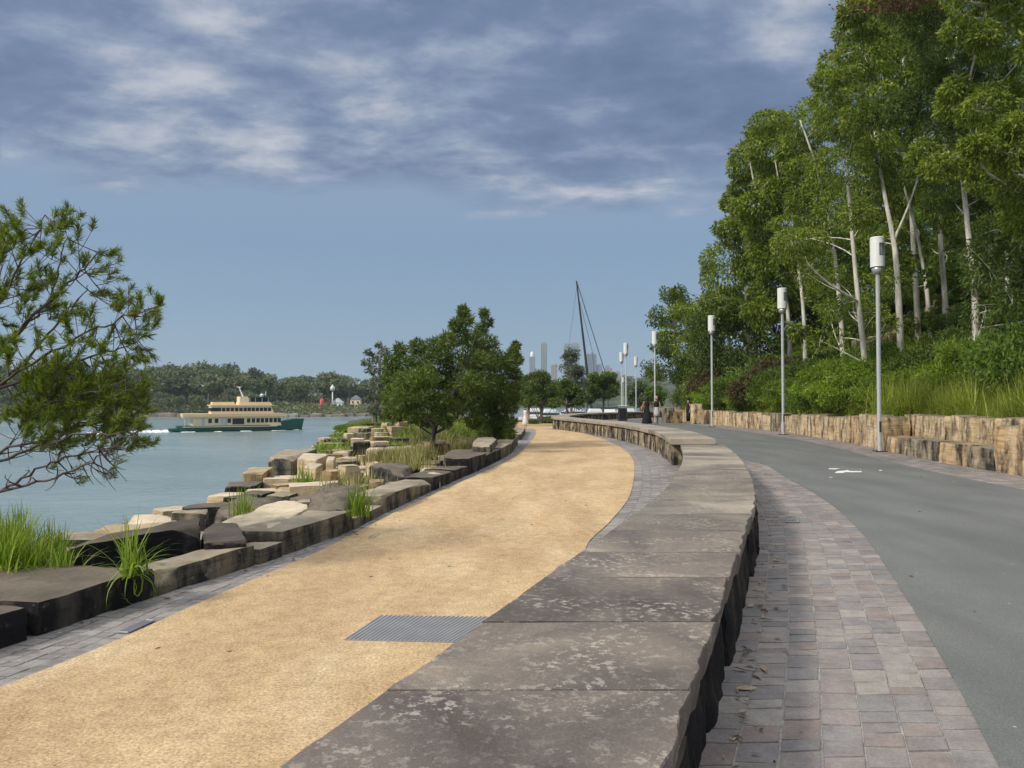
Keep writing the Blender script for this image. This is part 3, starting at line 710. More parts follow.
# ------------------------------------------------------------------ foliage tools
def leaf_quads(P, D, L, Wd, r, bend=0):
    """rhombic leaves: P base, D direction, L length, Wd width"""
    n = len(P); L = np.broadcast_to(L, n); Wd = np.broadcast_to(Wd, n)
    D = D/(np.linalg.norm(D, axis=1)[:, None]+1e-9); a = r.normal(size=(n, 3)); S = np.cross(D, a); S /= np.linalg.norm(S, axis=1)[:, None]+1e-9
    m = P+D*(L*.45)[:, None]
    V = np.stack([P, m+S*(Wd/2)[:, None], P+D*L[:, None], m-S*(Wd/2)[:, None]], 1).reshape(-1, 3)
    F_ = np.arange(n*4).reshape(n, 4); return V, F_
def clump(b, c, rad, n, r, L=.2, W=.06, droop=.5, shell=.45, mi=0, gap=.0):
    d = r.normal(size=(n, 3)); d /= np.linalg.norm(d, axis=1)[:, None]
    q = shell+(1-shell)*r.random(n)**.6
    sc = 1+.22*np.array([np.sin(d[:, 0]*4+c[0]*3)+np.sin(d[:, 1]*5+c[1]*2)+np.sin(d[:, 2]*4.4+c[2])])[0]*.6
    P = np.array(c)+d*np.array(rad)*(q*sc)[:, None]
    D = d*.6+r.normal(size=(n, 3))*.55; D[:, 2] -= droop
    V, F_ = leaf_quads(P, D, L*r.uniform(.6, 1.25, n), W*r.uniform(.7, 1.2, n), r)
    b.add(V, F_, mi)
def blades(b, bases, r, L=.6, W=.012, spread=.5, up=1.0, seg=4, droop=.9, mi=0, lean=None):
    n = len(bases); az = r.uniform(0, 2*np.pi, n); sp = np.abs(r.normal(0, spread, n)); Ls = L*r.uniform(.5, 1.15, n)
    dirh = np.stack([np.cos(az), np.sin(az), np.zeros(n)], 1)
    if lean is not None: dirh = dirh+np.array(lean)
    side = np.stack([-np.sin(az), np.cos(az), np.zeros(n)], 1); cur = np.array(bases, float); ang = sp
    rows = []
    for i in range(seg+1):
        w = W*(1-(i/seg)**1.6)*.5*r.uniform(.8, 1.2, n)+.0006
        rows.append(np.stack([cur-side*w[:, None], cur+side*w[:, None]], 1))
        a = ang+droop*(i/seg)*sp*1.6
        step = (Ls/seg)[:, None]
        cur = cur+step*(dirh*np.sin(a)[:, None]+np.array([0, 0, 1])*np.cos(a)[:, None]*up)
    V = np.stack(rows, 1).reshape(-1, 3)       # n, seg+1, 2
    k = (seg+1)*2; base = np.arange(n)[:, None]*k; F_ = []
    for i in range(seg): F_.append(np.stack([base[:, 0]+2*i, base[:, 0]+2*i+1, base[:, 0]+2*i+3, base[:, 0]+2*i+2], 1))
    b.add(V, np.concatenate(F_), mi)
def bez(a, c, bnd, n=7):
    a, c = np.array(a, float), np.array(c, float); m = (a+c)/2+np.array(bnd, float); t = np.linspace(0, 1, n)[:, None]
    return (1-t)**2*a+2*t*(1-t)*m+t*t*c
def tree(name, base, label, cat, trunks, clumps, leaf, bark, r, lp, group=None, limbs=True, tw=.35, extra=None, sides=7):
    """trunks: lists of (point, radius); clumps: (centre, radii, n leaves)"""
    root = empty(name, tuple(base), label, cat, group); tb = MB(); cb = MB(); P = []; Rd = []
    for t in trunks:
        pts = [p for p, _ in t]; rad = [q for _, q in t]
        tb.tube(pts, rad, sides); 
        for p, q in t: P.append(np.array(p)); Rd.append(q)
    P0 = np.array(P)
    for c, rad, n in clumps:
        clump(cb, c, rad, n, r, **lp)
        if limbs:
            d = np.linalg.norm(P0-np.array(c), axis=1)+np.where(P0[:, 2] > c[2]-.2, 2.0, 0)+r.uniform(0, 1.6, len(P0)); i = int(np.argmin(d)); d[i] = min(d[i], np.linalg.norm(P0[i]-np.array(c)))
            r0 = min(Rd[i]*.35, .02+.01*d[i]); tb.tube(bez(P0[i], c, r.normal(0, .07*d[i], 3), 6), list(np.linspace(r0, r0*.25, 6)), 5)
            for q in range(3):
                e = np.array(c)+r.normal(size=3)*np.array(rad)*.6; tb.tube(bez(c, e, (0, 0, .05), 4), list(np.linspace(r0*.3, r0*.1, 4)), 4)
    if extra: extra(tb, cb)
    tb.build('trunk', bark, root, smooth=True); cb.build('crown', leaf, root); return root

# ------------------------------------------------------------------ gum trees on the slope
def tz(x, y): return float(terrain(x, y))
def gum_trunk(pix, d, r0, dj=0):
    """trunk following picture points, grounded on the slope"""
    pts = [ond(u, v, d+dj*i) for i, (u, v) in enumerate(pix)]
    b0 = pts[0]; zb = tz(b0.x, b0.y)-.2
    pts = [Vector((b0.x, b0.y, zb))]+pts if b0.z > zb+.3 else [Vector((b0.x, b0.y, zb))]+pts[1:]
    n = len(pts); return [(p, max(.03, r0*(1-.75*i/(n-1)))) for i, p in enumerate(pts)]
GUMS = [ # picture polyline(s), depth, radius, label
 ([[(866,373),(863,343),(858,300),(851,222),(846,160),(850,95)],[(858,302),(852,298),(828,284),(806,262),(790,240)]], 28, .14, 'white-limbed gum tree rising just left of the nearest lamp post'),
 ([[(901,356),(898,280),(894,240),(887,208),(876,150),(870,70)],[(894,240),(905,215),(918,180)]], 32, .17, 'thick smooth white gum trunk right of the nearest lamp post'),
 ([[(918,330),(916.6,300),(912.6,236),(910.6,194),(906,130),(903,60)]], 41, .2, 'straight pale gum trunk behind the terrace wall, middle of three close trunks'),
 ([[(931,336),(926,280),(923.6,269),(916.6,231),(905,190),(890,140)]], 39, .15, 'thin pale gum trunk leaning left beside the terrace wall'),
 ([[(946,330),(945.5,299),(940.5,246),(939.5,210),(945,140),(950,60)]], 35, .17, 'mottled gum trunk wrapped in hanging foliage'),
 ([[(976,372),(976,300),(972,265),(968,230),(964,190),(957,130),(955,60),(958,10)],[(958,130),(940,128),(916,116)],[(958,131),(975,112),(967,84),(940,60)]], 25, .14, 'tall gum tree with a pale mottled trunk near the right edge'),
 ([[(843,346),(839,293),(835,254),(828,215),(815,160),(800,120)],[(835,254),(820,236),(806,232)]], 37, .15, 'gum tree with bare white side branches left of the nearest lamp post'),
 ([[(805,342),(803,302),(798,262),(784,210),(775,160)]], 42, .14, 'slender gum tree between the first and second lamp posts'),
 ([[(790,337),(786,290),(770,240),(755,190),(748,150)]], 46, .16, 'gum tree whose crown spreads above the second lamp post'),
 ([[(748,350),(746,300),(742,250),(745,215)]], 52, .12, 'gum tree with a dense crown above the third lamp post'),
 ([[(1060,380),(1055,300),(1045,200),(1030,145),(1000,115),(980,108),(960,101)],[(1045,200),(1040,120),(1050,20)],[(1052,30),(1024,9),(990,6),(967,2)],[(1050,60),(1024,32),(1000,22),(975,18)],[(1050,190),(1024,155),(985,152),(942,159)]], 19, .2, 'nearest gum tree, its white limbs reaching in from the right edge'),
 ([[(1010,370),(1008,300),(1006,262),(1002,230),(1011,66),(1005,30)]], 30, .15, 'dark-crowned gum tree at the right edge behind the nearest one'),
]
def canopy_low(u): return np.interp(u, [690, 760, 800, 850, 900, 950, 1000, 1100], [335, 330, 262, 232, 205, 222, 252, 262])
def canopy_left(v): return np.interp(v, [-60, 0, 25, 70, 100, 112, 125, 155, 190, 205, 240, 265, 290, 340], [855, 845, 833, 810, 806, 772, 746, 726, 730, 716, 711, 698, 699, 704])
gcl = [[] for _ in GUMS]; rc = np.random.default_rng(5)
heads = [[(p[0], p[1]) for pl in g[0] for p in pl[1 if len(pl) > 3 else 0:]] for g in GUMS]
cand = []
for i in range(6000):
    u = rc.uniform(690, 1110); v = rc.uniform(-70, 335); rp = rc.uniform(12, 29)
    if u-rp*.95 < canopy_left(v) or v+rp*.6 > canopy_low(u): continue
    best = min(range(len(GUMS)), key=lambda k: min((u-a)**2+(v-b)**2 for a, b in heads[k])+rc.uniform(0, 900))
    d = GUMS[best][1]+rc.uniform(-2.6, 2.6)
    if best == 10 and rc.random() < .45: continue
    if any((u-a)**2+(v-b)**2 < (.6*(rp+q))**2*(1 if abs(dd-d) < 4 else .25) for a, b, q, dd, _ in cand): continue
    # openings where the sky and the trunks show through
    if any(((u-a)/w)**2+((v-b)/h)**2 < 1 for a, b, w, h in ((905,172,13,18),(822,238,14,18),(985,118,12,12),(955,20,12,9),(835,300,25,22),(768,224,9,10),(975,65,10,10),(915,150,9,12))): continue
    cand.append((u, v, rp, d, best))
print('canopy clumps', len(cand))
for u, v, rp, d, k in cand:
    c = ond(u, v, d); rw_ = rp*d/750
    gcl[k].append((np.array(c), (rw_*1.05, rw_*1.1, rw_*rc.uniform(.75, 1.0)), int(np.clip(420+rw_*rw_*1500, 300, 4200)*(1.7 if d < 30 else 1))))
# sprays below the canopy, around the bare trunks
for i in range(90):
    u = rc.uniform(775, 1040); v = rc.uniform(225, 345); k = min(range(len(GUMS)), key=lambda q: min(abs(u-a)+abs(v-b) for a, b in heads[q])); d = GUMS[k][1]+rc.uniform(0, 4)
    c = ond(u, v, d); q = rc.uniform(.35, .75); gcl[k].append((np.array(c), (q, q, q*.9), int(260+600*q*q)))
for i in range(26):
    u = rc.uniform(985, 1060); v = rc.uniform(215, 345); d = rc.uniform(21, 25); c = ond(u, v, d); q = rc.uniform(.35, .7); gcl[5 if d > 23 else 11].append((np.array(c), (q, q, q*.8), int(320+900*q*q)))
for k, (pls, d, r0, label) in enumerate(GUMS):
    trunks = []
    for j, pl in enumerate(pls):
        if j == 0: t = gum_trunk(pl, d, r0)
        else:
            pts = [ond(u, v, d-.25*i) for i, (u, v) in enumerate(pl)]; t = [(p, max(.02, r0*.42*(1-.7*i/(len(pts)-1)))) for i, p in enumerate(pts)]
        # smooth it
        P_ = np.array([list(p) for p, _ in t]); rr_ = np.array([q for _, q in t]); s = np.linspace(0, len(P_)-1, len(P_)*4)
        Q = np.stack([np.interp(s, range(len(P_)), P_[:, a]) for a in range(3)], 1); kern = np.array([.2, .6, .2])
        for _ in range(4):
            Q2 = Q.copy(); Q2[1:-1] = .25*Q[:-2]+.5*Q[1:-1]+.25*Q[2:]; Q = Q2
        rs = np.interp(s, range(len(P_)), rr_); t = [(Q[i], rs[i]) for i in range(len(Q))]
        trunks.append(t)
    tree('gum_tree', trunks[0][0][0], label, 'tree', trunks, gcl[k], M['euc_leaf_dark' if k in (5, 11) else 'euc_leaf'], M['white_bark'], rc, dict(L=.3 if d > 40 else .22 if d > 30 else .15, W=.1 if d > 40 else .07 if d > 30 else .045, droop=.6, shell=.68), 'gum trees on the slope above the road')
# reddish foliage hanging in from above
rcl = []
for i in range(26):
    u = rc.uniform(850, 1060); v = rc.uniform(-40, 6 if u < 985 else -8); c = ond(u, v, 22+rc.uniform(-1, 1)); q = rc.uniform(.4, .75); rcl.append((np.array(c), (q*1.3, q, q*.6), int(500*q*q+120)))
tp = ond(1075, 60, 23); tb0 = Vector((tp.x+1, 23.5, tz(tp.x+1, 23.5)-.2))
tree('red_leaved_tree', tb0, 'tree with brick-red leaves overhanging the top right corner', 'tree', [[(tb0, .2), (tb0+Vector((0, 0, 5)), .17), (Vector((tp.x, 23, 10)), .13), (ond(1040, -10, 22), .09), (ond(960, -20, 22), .05), (ond(890, -10, 22), .03)]], rcl, M['red_leaf'], M['grey_bark'], rc, dict(L=.13, W=.05, droop=.3, shell=.3))

# dense darker trees behind on the slope and the tall one at the bend
def broad_tree(u, v, d, hgt, wid, label, leaf, seed, n=26, leaves=330, L=.22, W=.09, base=None, trunk=.16, group=None, bark='grey_bark', low=.3, name='tree'):
    r = np.random.default_rng(seed); p = ond(u, v, d) if base is None else Vector(base); zb = tz(p.x, p.y) if base is None else base[2]
    top = zb+hgt; cl = []
    for i in range(n):
        t = r.uniform(low, .97); rad = wid*math.sqrt(max(.05, 1-((t-.55)/.5)**2))*.8; a = r.uniform(0, 6.28); q = r.uniform(.2, .34)*wid
        rr_ = rad*math.sqrt(r.random()); cl.append((np.array([p.x+math.cos(a)*rr_, p.y+math.sin(a)*rr_, zb+hgt*t-q*.3]), (q, q, q*.75), leaves))
    tk = [[(Vector((p.x, p.y, zb-.2)), trunk), (Vector((p.x+.1*wid, p.y, zb+hgt*.35)), trunk*.8), (Vector((p.x, p.y, zb+hgt*.7)), trunk*.45), (Vector((p.x, p.y, zb+hgt*.9)), trunk*.15)]]
    return tree(name, (p.x, p.y, zb), label, 'tree', tk, cl, M[leaf], M[bark], r, dict(L=L, W=W, droop=.3, shell=.4), group)
broad_tree(675, 400, 66, 11.8, 2.9, 'dark tree standing tallest at the bend behind the fourth lamp post', 'euc_leaf_dark', 11, 34, 300, .28, .12)
broad_tree(700, 395, 56, 8.6, 3.4, 'bright green weeping tree between the third and fourth lamp posts', 'euc_leaf', 12, 40, 380, .26, .1, low=.1)
broad_tree(728, 395, 50, 7.5, 3.2, 'dark glossy tree behind the third lamp post', 'euc_leaf_dark', 13, 36, 380, .24, .1, low=.1)
BG = 'dense trees filling the slope behind the gum trunks'
for i, (u, d, h, w, lf) in enumerate([(770,58,8,4,'euc_leaf_dark'),(810,60,9,4.5,'euc_leaf_dark'),(850,58,10,4.5,'shrub_leaf'),(892,60,9,4.5,'shrub_leaf'),(935,58,10,5,'shrub_leaf'),(975,50,9,4.5,'shrub_leaf'),(1015,44,10,4.5,'euc_leaf_dark'),(1050,36,9,4,'shrub_leaf'),(990,36,6,2.8,'shrub_leaf'),(960,60,15,5,'euc_leaf_dark'),(900,62,16,5,'euc_leaf_dark'),(845,64,15,5,'euc_leaf_dark'),(1020,55,17,5,'euc_leaf_dark')]):
    p = ond(u, 350, d); broad_tree(u, 350, d, h, w, 'dense dark tree filling the slope behind the white gum trunks', lf, 40+i, 30, 260, .34, .15, group=BG, low=.12)

# ------------------------------------------------------------------ shrubs on the slope
def bush_proto(name, leaf, seed, n, leaves, L, W, droop, flat=.6, layered=False):
    r = np.random.default_rng(seed); root = empty(name, (0, 0, 0), 'shrub', 'shrub'); cb = MB(); tb = MB()
    for i in range(n):
        a = r.uniform(0, 6.28); q = math.sqrt(r.random())*.85; z = (1-q*q)*.75*r.uniform(.55, 1.1)+.15; s = r.uniform(.22, .36)
        c = np.array([math.cos(a)*q, math.sin(a)*q, z])
        clump(cb, c, (s*1.2, s*1.2, s*(.35 if layered else .75)), leaves, r, L, W, droop, .3)
        tb.tube(bez((0, 0, 0), c, (0, 0, -.1), 5), [.03, .025, .02, .014, .008], 5)
    tb.build('stem', M['dark_bark'], root); cb.build('foliage', M[leaf], root); return root
protos = {'fern': bush_proto('fern_shrub', 'fern_leaf', 1, 30, 620, .075, .028, .15, layered=True), 'shrub': bush_proto('shrub', 'shrub_leaf', 2, 26, 620, .075, .03, .2),
          'brown': bush_proto('brown_shrub', 'brown_leaf', 3, 24, 520, .075, .03, .2), 'dark': bush_proto('dark_shrub', 'euc_leaf_dark', 4, 26, 620, .075, .03, .3)}
used = set()
def put_bush(kind, x, y, s, label, group, sz=1.0, rz=0):
    if x > 5 and y < 64: x = max(x, float(RWx(y))+.7+.5*s)
    pr = protos[kind]; o = pr if kind not in used else copy_tree(pr); used.add(kind)
    o.location = (x, y, tz(x, y)-.1); o.scale = (s, s, s*sz); o.rotation_euler.z = rz; tag(o, label, 'shrub', group); return o
def bush_px(kind, u, v, d, s, label, group=None, sz=1.0, rz=0): p = ond(u, v, d); return put_bush(kind, p.x, p.y, s, label, group, sz, rz)
bush_px('brown', 770, 380, 40, 2.3, 'rusty brown shrub between the second and third lamp posts', sz=1.15)
bush_px('fern', 800, 400, 31.5, 2.0, 'bright layered fern-like shrub just right of the second lamp post', sz=1.2, rz=1)
bush_px('fern', 838, 400, 28.5, 1.9, 'spreading green shrub midway between the first two lamp posts', sz=1.3, rz=2)
bush_px('shrub', 757, 400, 38, 1.7, 'rounded mid-green shrub just left of the second lamp post', sz=1.3)
bush_px('shrub', 735, 400, 42, 1.8, 'pale green shrub just right of the third lamp post', sz=1.3, rz=1)
bush_px('brown', 695, 402, 50, 2.4, 'olive brown shrub at the bend left of the third lamp post', sz=1.25, rz=2)
bush_px('shrub', 672, 405, 52, 1.8, 'yellowish shrub above the walkers', sz=1.3, rz=4)
bush_px('dark', 925, 385, 26.5, 1.6, 'dark shrub right of the nearest lamp post', sz=1.35, rz=1)
bush_px('shrub', 905, 385, 29, 1.6, 'mid-green shrub behind the nearest lamp post', sz=1.3, rz=3)
bush_px('fern', 975, 380, 23.5, 1.6, 'layered green shrub at the foot of the mottled gum', sz=1.45, rz=2)
bush_px('shrub', 1015, 380, 20, 1.6, 'deep green shrub at the right edge above the tall grass', sz=1.6, rz=5)
for i, (u, d, sc, kd, lb) in enumerate([(762,36,1.5,'fern','light green shrub left of the second lamp post, low behind the wall'),(783,33,1.3,'shrub','green shrub directly behind the second lamp post'),(822,30,1.5,'fern','bright flat-topped shrub overhanging the wall between the first two lamp posts'),(858,27.5,1.4,'fern','bright shrub left of the nearest lamp post at the foot of the white-limbed gum'),(893,26,1.3,'fern','leafy shrub just right of the nearest lamp post'),(940,24.5,1.4,'fern','leafy shrub above the upper tier of the sandstone wall'),(840,33,1.9,'fern','tall light green shrub on the slope between the first two lamp posts'),(800,37,1.9,'dark','dark shrub on the slope right of the second lamp post'),(770,44,2.2,'shrub','broad shrub on the slope above the second lamp post foot'),(875,33,1.8,'shrub','broad shrub behind the white-limbed gum trunk')]):
    bush_px(kd, u, 395, d, sc, lb, None, 1.35, i*1.3)
rs = np.random.default_rng(21); SHG = 'shrubs covering the slope above the retaining wall'
sl = {'fern': 'leafy bright green shrub among the slope planting', 'shrub': 'mid-green shrub among the slope planting', 'dark': 'dark green shrub among the slope planting', 'brown': 'brownish shrub among the slope planting'}
for i in range(170):
    y = rs.uniform(18, 62); q = rs.uniform(1.2 if y > 27 else 3.2, 20); x = float(RWx(y))+q
    if x/y > .75 or (abs(x-21) < 3.5 and 36 < y < 41.5 and q > 5): continue
    kind = str(rs.choice(['fern', 'shrub', 'dark', 'brown'], p=[.33, .35, .26, .06])); s = rs.uniform(1.0, 1.8)
    if 30 < y < 45 and .43 < x/y < .57 and q > 4: continue
    put_bush(kind, x, y, s, sl[kind], SHG, rs.uniform(.9, 1.4), rs.uniform(0, 6))
# leafy ground layer on the slope
r = np.random.default_rng(31); b = MB(); n = 52000
y = r.uniform(12, 62, n); q = .4+r.random(n)**1.3*20; x = RWx(y)+q; keep = x/y < .8; x, y = x[keep], y[keep]; z = terrain(x, y); n = len(x)
P = np.stack([x, y, z+r.random(n)**2*.3], 1); D = r.normal(size=(n, 3))*.6; D[:, 2] = np.abs(D[:, 2])+.5
V, F_ = leaf_quads(P, D, r.uniform(.14, .3, n), r.uniform(.05, .1, n), r); b.add(V, F_); tag(b.build('undergrowth', M['fern_leaf'], origin=None), 'low leafy undergrowth covering the slope', 'undergrowth', None, 'stuff')
# strappy grass behind the retaining wall
b = MB(); r = np.random.default_rng(33); T = []
for i in range(560):
    y = r.uniform(9, 27) if r.random() < .85 else r.uniform(27, 42); q = r.uniform(.75, 3.2 if y < 26 else 2.0)+(.7 if y < 22.5 else 0); x = float(RWx(y))+q
    if x/y > .78: continue
    m = int(130 if y < 24 else 60); P = np.stack([x+r.normal(0, .1, m), y+r.normal(0, .1, m), np.full(m, tz(x, y)-.02)], 1)
    blades(b, P, r, L=r.uniform(.6, 1.45), W=.016 if y < 24 else .026, spread=r.uniform(.4, .75), droop=1.5, seg=5, lean=(r.uniform(-.5, .2), r.uniform(-.3, .3), 0))
tag(b.build('grass', M['blade'], origin=None), 'tall strappy yellow-green grass spilling over the retaining wall', 'grass', None, 'stuff')

# ------------------------------------------------------------------ waterside planting
def tuft(u, v, z, n, L, W, label, mat, seed, spread=.5, rad=.06, droop=1.0, name='grass_tuft', d=None):
    r = np.random.default_rng(seed); p = onz(u, v, z); b = MB(); P = np.stack([p.x+r.normal(0, rad, n), p.y+r.normal(0, rad, n), np.full(n, z-.02)], 1)
    blades(b, P, r, L, W, spread, droop=droop, seg=6); return tag(b.build(name, mat, origin=(p.x, p.y, z)), label, 'grass tuft')
tuft(133, 573, .12, 90, .5, .014, 'lone tuft of strappy green grass on the kerb beside the black boulder', M['blade_lush'], 1, .8, .04, 1.4)
tuft(359, 514, .1, 120, .42, .014, 'small bright grass tuft growing between two squared kerb blocks', M['blade_lush'], 2, .32, .06)
tuft(244, 511, .0, 60, .38, .012, 'grass sprig on the round-shouldered dark boulder', M['blade_lush'], 3, .4, .07)
tuft(237, 515, -.0, 30, .35, .01, 'thin dry grass sprig left of the boulder sprig', M['blade'], 4, .6, .05)
tuft(308, 484, -.1, 90, .4, .02, 'weedy green tuft among the tan blocks', M['blade_lush'], 5, .7, .14)
b = MB(); r = np.random.default_rng(8)                # the wide clump at the left edge
for i in range(34):
    u, v = r.uniform(-60, 62), r.uniform(548, 578); p = onz(u, v, .02); m = 60
    P = np.stack([p.x+r.normal(0, .06, m), p.y+r.normal(0, .06, m), np.full(m, .0)], 1); blades(b, P, r, L=.34+.14*(u < 25), W=.011, spread=.42, droop=1.2, seg=5)
tag(b.build('grass_clump', M['blade_lush']), 'wide clump of long green grass at the left edge by the water', 'grass clump')
# ground cover and dry grass on the mound
r = np.random.default_rng(9); b = MB(); n = 46000
y = r.uniform(23, 66, n); t = r.random(n); x = KLx(y)-1.2-t*(shoreT(y)-.6)
keep = (t > .42)|(y > 30); x, y = x[keep], y[keep]; n = len(x); z = terrain(x, y); hump = .32*(np.sin(x*1.7+y*.5)*np.sin(y*.9-x*.4)+1)*.5
P = np.stack([x, y, z+r.random(n)*(.12+hump)], 1); D = r.normal(size=(n, 3))*.7; D[:, 2] = np.abs(D[:, 2])+.4
V, F_ = leaf_quads(P, D, r.uniform(.1, .2, n), r.uniform(.05, .1, n), r); b.add(V, F_)
tag(b.build('ground_cover', M['cover'], origin=None), 'bright green low ground cover on the mound above the shore', 'ground cover', None, 'stuff')
b = MB(); r = np.random.default_rng(10)
for i in range(330):
    y = r.uniform(20, 52); t = r.uniform(.6, min(7.5, float(shoreT(y))-.8)); x = float(KLx(y))-t
    m = 40; P = np.stack([x+r.normal(0, .12, m), y+r.normal(0, .12, m), np.full(m, tz(x, y)-.02)], 1); blades(b, P, r, L=r.uniform(.4, .75), W=.016, spread=.35, droop=.8)
for u, v, s in [(378,455,.8),(392,455,.8),(402,458,1),(420,450,1),(415,462,1),(352,476,.6)]:
    p = onz(u, v, .25); m = 160; P = np.stack([p.x+r.normal(0, .25, m), p.y+r.normal(0, .25, m), np.full(m, .1)], 1); blades(b, P, r, L=.5*s, W=.014, spread=.35, droop=.8)
tag(b.build('dry_grass', M['dry_blade'], origin=None), 'tall dry grass around the foot of the round tree', 'grass', None, 'stuff')
for i, (u, v, d, s) in enumerate([(330,432,38,.8),(352,428,36,.9),(372,425,34,1.0),(345,436,32,.6),(395,424,38,1.1),(415,428,30,.8),(440,430,34,1.0)]):
    p = ond(u, v, d); put_bush('fern', p.x, p.y, s, 'rounded leafy bush on the green mound by the water', 'bushes on the waterside mound', .8, i)

# mid trees
def blob_tree(name, base_uvd, label, blobs, leaf, bark, seed, d, trunks, lp, dens=1.0, group=None, dj=1.3):
    r = np.random.default_rng(seed); p = ond(*base_uvd); zb = tz(p.x, p.y); cl = []
    for u, v, rp in blobs:
        c = ond(u, v, d+r.uniform(-dj, dj)); q = rp*d/750; cl.append((np.array(c), (q, q*1.15, q*.85), int(dens*(300+q*q*7500))))
    tks = []
    for j, pl in enumerate(trunks):
        pts = [ond(u, v, d) for u, v in pl]
        if j == 0: pts[0] = Vector((pts[0].x, pts[0].y, zb-.1))
        tks.append([(q, (.085 if j == 0 else .045)*(1-.6*i/max(1, len(pts)-1))*d/21) for i, q in enumerate(pts)])
    return tree(name, (p.x, d, zb), label, 'tree', tks, cl, M[leaf], M[bark], r, lp, group)
lpN = dict(L=.15, W=.032, droop=.05, shell=.3)
blobs = [(463,311,5),(466,320,8),(456,325,7),(460,336,11),(447,341,9),(472,341,12),(434,345,9),(440,356,12),(417,347,8),(422,360,12),(400,350,7),(404,364,11),(391,362,8),(392,378,11),(408,382,14),(390,396,11),(404,402,13),(391,412,8),(424,378,14),(420,398,14),(440,378,15),(456,362,15),(456,384,16),(474,362,14),(440,402,14),(458,406,13),(414,416,9),(428,420,9),(472,384,14),(446,421,7),(400,414,8)]
blob_tree('needle_leaved_tree', (432, 452, 21.5), 'large bushy dark green tree standing on a single leaning trunk by the rocks', blobs, 'needle_dark', 'dark_bark', 61, 21.5, [[(432,452),(433,436),(437,422),(446,405),(458,385)],[(433,434),(445,428),(455,419),(470,400)],[(434,428),(420,408),(405,392)],[(446,405),(465,370),(476,335)]], lpN, .8)
blobs = [(484,313,4),(487,322,5),(481,330,6),(489,343,8),(480,350,9),(496,358,10),(484,362,12),(500,372,12),(516,346,4),(513,353,6),(518,360,5),(508,362,8),(515,374,7),(483,382,14),(500,390,14),(512,388,8),(480,404,14),(496,408,14),(510,406,9),(514,396,6),(486,424,12),(500,426,11),(508,422,8),(474,420,9),(510,434,5),(486,436,7),(470,396,12),(496,438,6)]
blob_tree('needle_leaved_tree', (503, 447, 24), 'dark bushy tree spreading over the path bend beside the lady in white', blobs, 'needle_dark', 'dark_bark', 62, 24, [[(503,447),(503,436),(500,424),(494,400),(490,370)],[(501,428),(510,405),(515,380)],[(499,420),(484,405),(476,395)]], lpN, .8)
blobs = [(376,358,6),(384,352,6),(372,370,6),(386,370,7),(378,384,6),(372,396,5),(384,398,7),(374,410,6),(384,414,6),(366,362,4),(379,345,3),(368,352,3)]
blob_tree('sparse_tree', (374, 432, 33), 'thin grey-leaved tree showing sky through it at the left of the bushy trees', blobs, 'grey_leaf', 'grey_bark', 63, 33, [[(374,432),(375,410),(379,385),(380,355)],[(375,410),(384,395),(388,375)]], dict(L=.16, W=.05, droop=.3, shell=.2), .28)
blobs = [(395,425,9),(408,432,9),(425,436,9),(445,438,8),(460,436,9),(388,432,7)]
blob_tree('low_shrub', (425, 445, 30), 'low green shrub hugging the ground behind the leaning trunk', blobs, 'shrub_leaf', 'grey_bark', 64, 28, [[(425,445),(424,436)]], dict(L=.13, W=.05, droop=.1, shell=.3), .3)

# distant park trees in the middle
def park_tree(u, v0, d, w, h, leaf, label, seed, shape='umbrella', zb=None, n=38, name='park_tree', leaves=260):
    r = np.random.default_rng(seed); p = ond(u, v0, d); zb = p.z if zb is None else zb; s = d/750; W_, H_ = w*s/2, h*s; cl = []
    for i in range(n):
        if shape == 'umbrella': t = r.uniform(.3, .95); rad = W_*(1.1-.75*max(0, t-.55)/.4)
        elif shape == 'cone': t = r.uniform(.1, .98); rad = W_*(1.15-t)*1.3
        else: t = r.uniform(.3, .95); rad = W_*math.sqrt(max(.05, 1-((t-.6)/.45)**2))
        a = r.uniform(0, 6.28); q = W_*r.uniform(.2, .3); k = rad*math.sqrt(r.random())*.85; cl.append((np.array([p.x+math.cos(a)*k, d+math.sin(a)*k, zb+H_*t]), (q, q, q*.7), leaves))
    tk = [[(Vector((p.x, d, zb-.6)), .14), (Vector((p.x+.1, d, zb+H_*.3)), .12), (Vector((p.x, d, zb+H_*.8)), .04)]]
    return tree(name, (p.x, d, zb), label, 'tree', tk, cl, M[leaf], M['grey_bark'], r, dict(L=.3*d/80, W=.13*d/80, droop=.2, shell=.3))
park_tree(541, 416, 66, 54, 42, 'euc_leaf_dark', 'umbrella shaped dark tree nearest the lady in white', 71)
park_tree(566, 415, 78, 40, 34, 'euc_leaf_dark', 'wide low dark tree right of the umbrella shaped one', 72)
park_tree(571, 412, 92, 38, 62, 'grey_leaf', 'feathery grey-green casuarina left of the black mast', 73, 'cone', n=46, leaves=110)
park_tree(603, 410, 96, 34, 37, 'shrub_leaf', 'round-headed dark tree just right of the black mast', 74, 'round')
park_tree(586, 410, 110, 22, 30, 'far_leaf', 'small pale tree directly behind the foot of the mast', 75, 'round')
park_tree(528, 416, 74, 30, 40, 'euc_leaf_dark', 'dark tree peeping out behind the bushy tree at the bend', 76, 'round')
park_tree(640, 413, 105, 26, 30, 'far_leaf', 'grey-green tree behind the far lamp posts', 77, 'round')
park_tree(655, 412, 95, 20, 26, 'shrub_leaf', 'small tree beyond the walkers', 78, 'round')
for i, (u, d, s) in enumerate([(548, 72, 1.2), (556, 74, 1.0), (534, 70, .9), (570, 76, .9), (583, 82, .9)]):
    p = ond(u, 418, d); put_bush('shrub', p.x, p.y, s, 'low round hedge bush at the far end of the gravel path', 'hedge bushes at the end of the gravel path', .7, i)

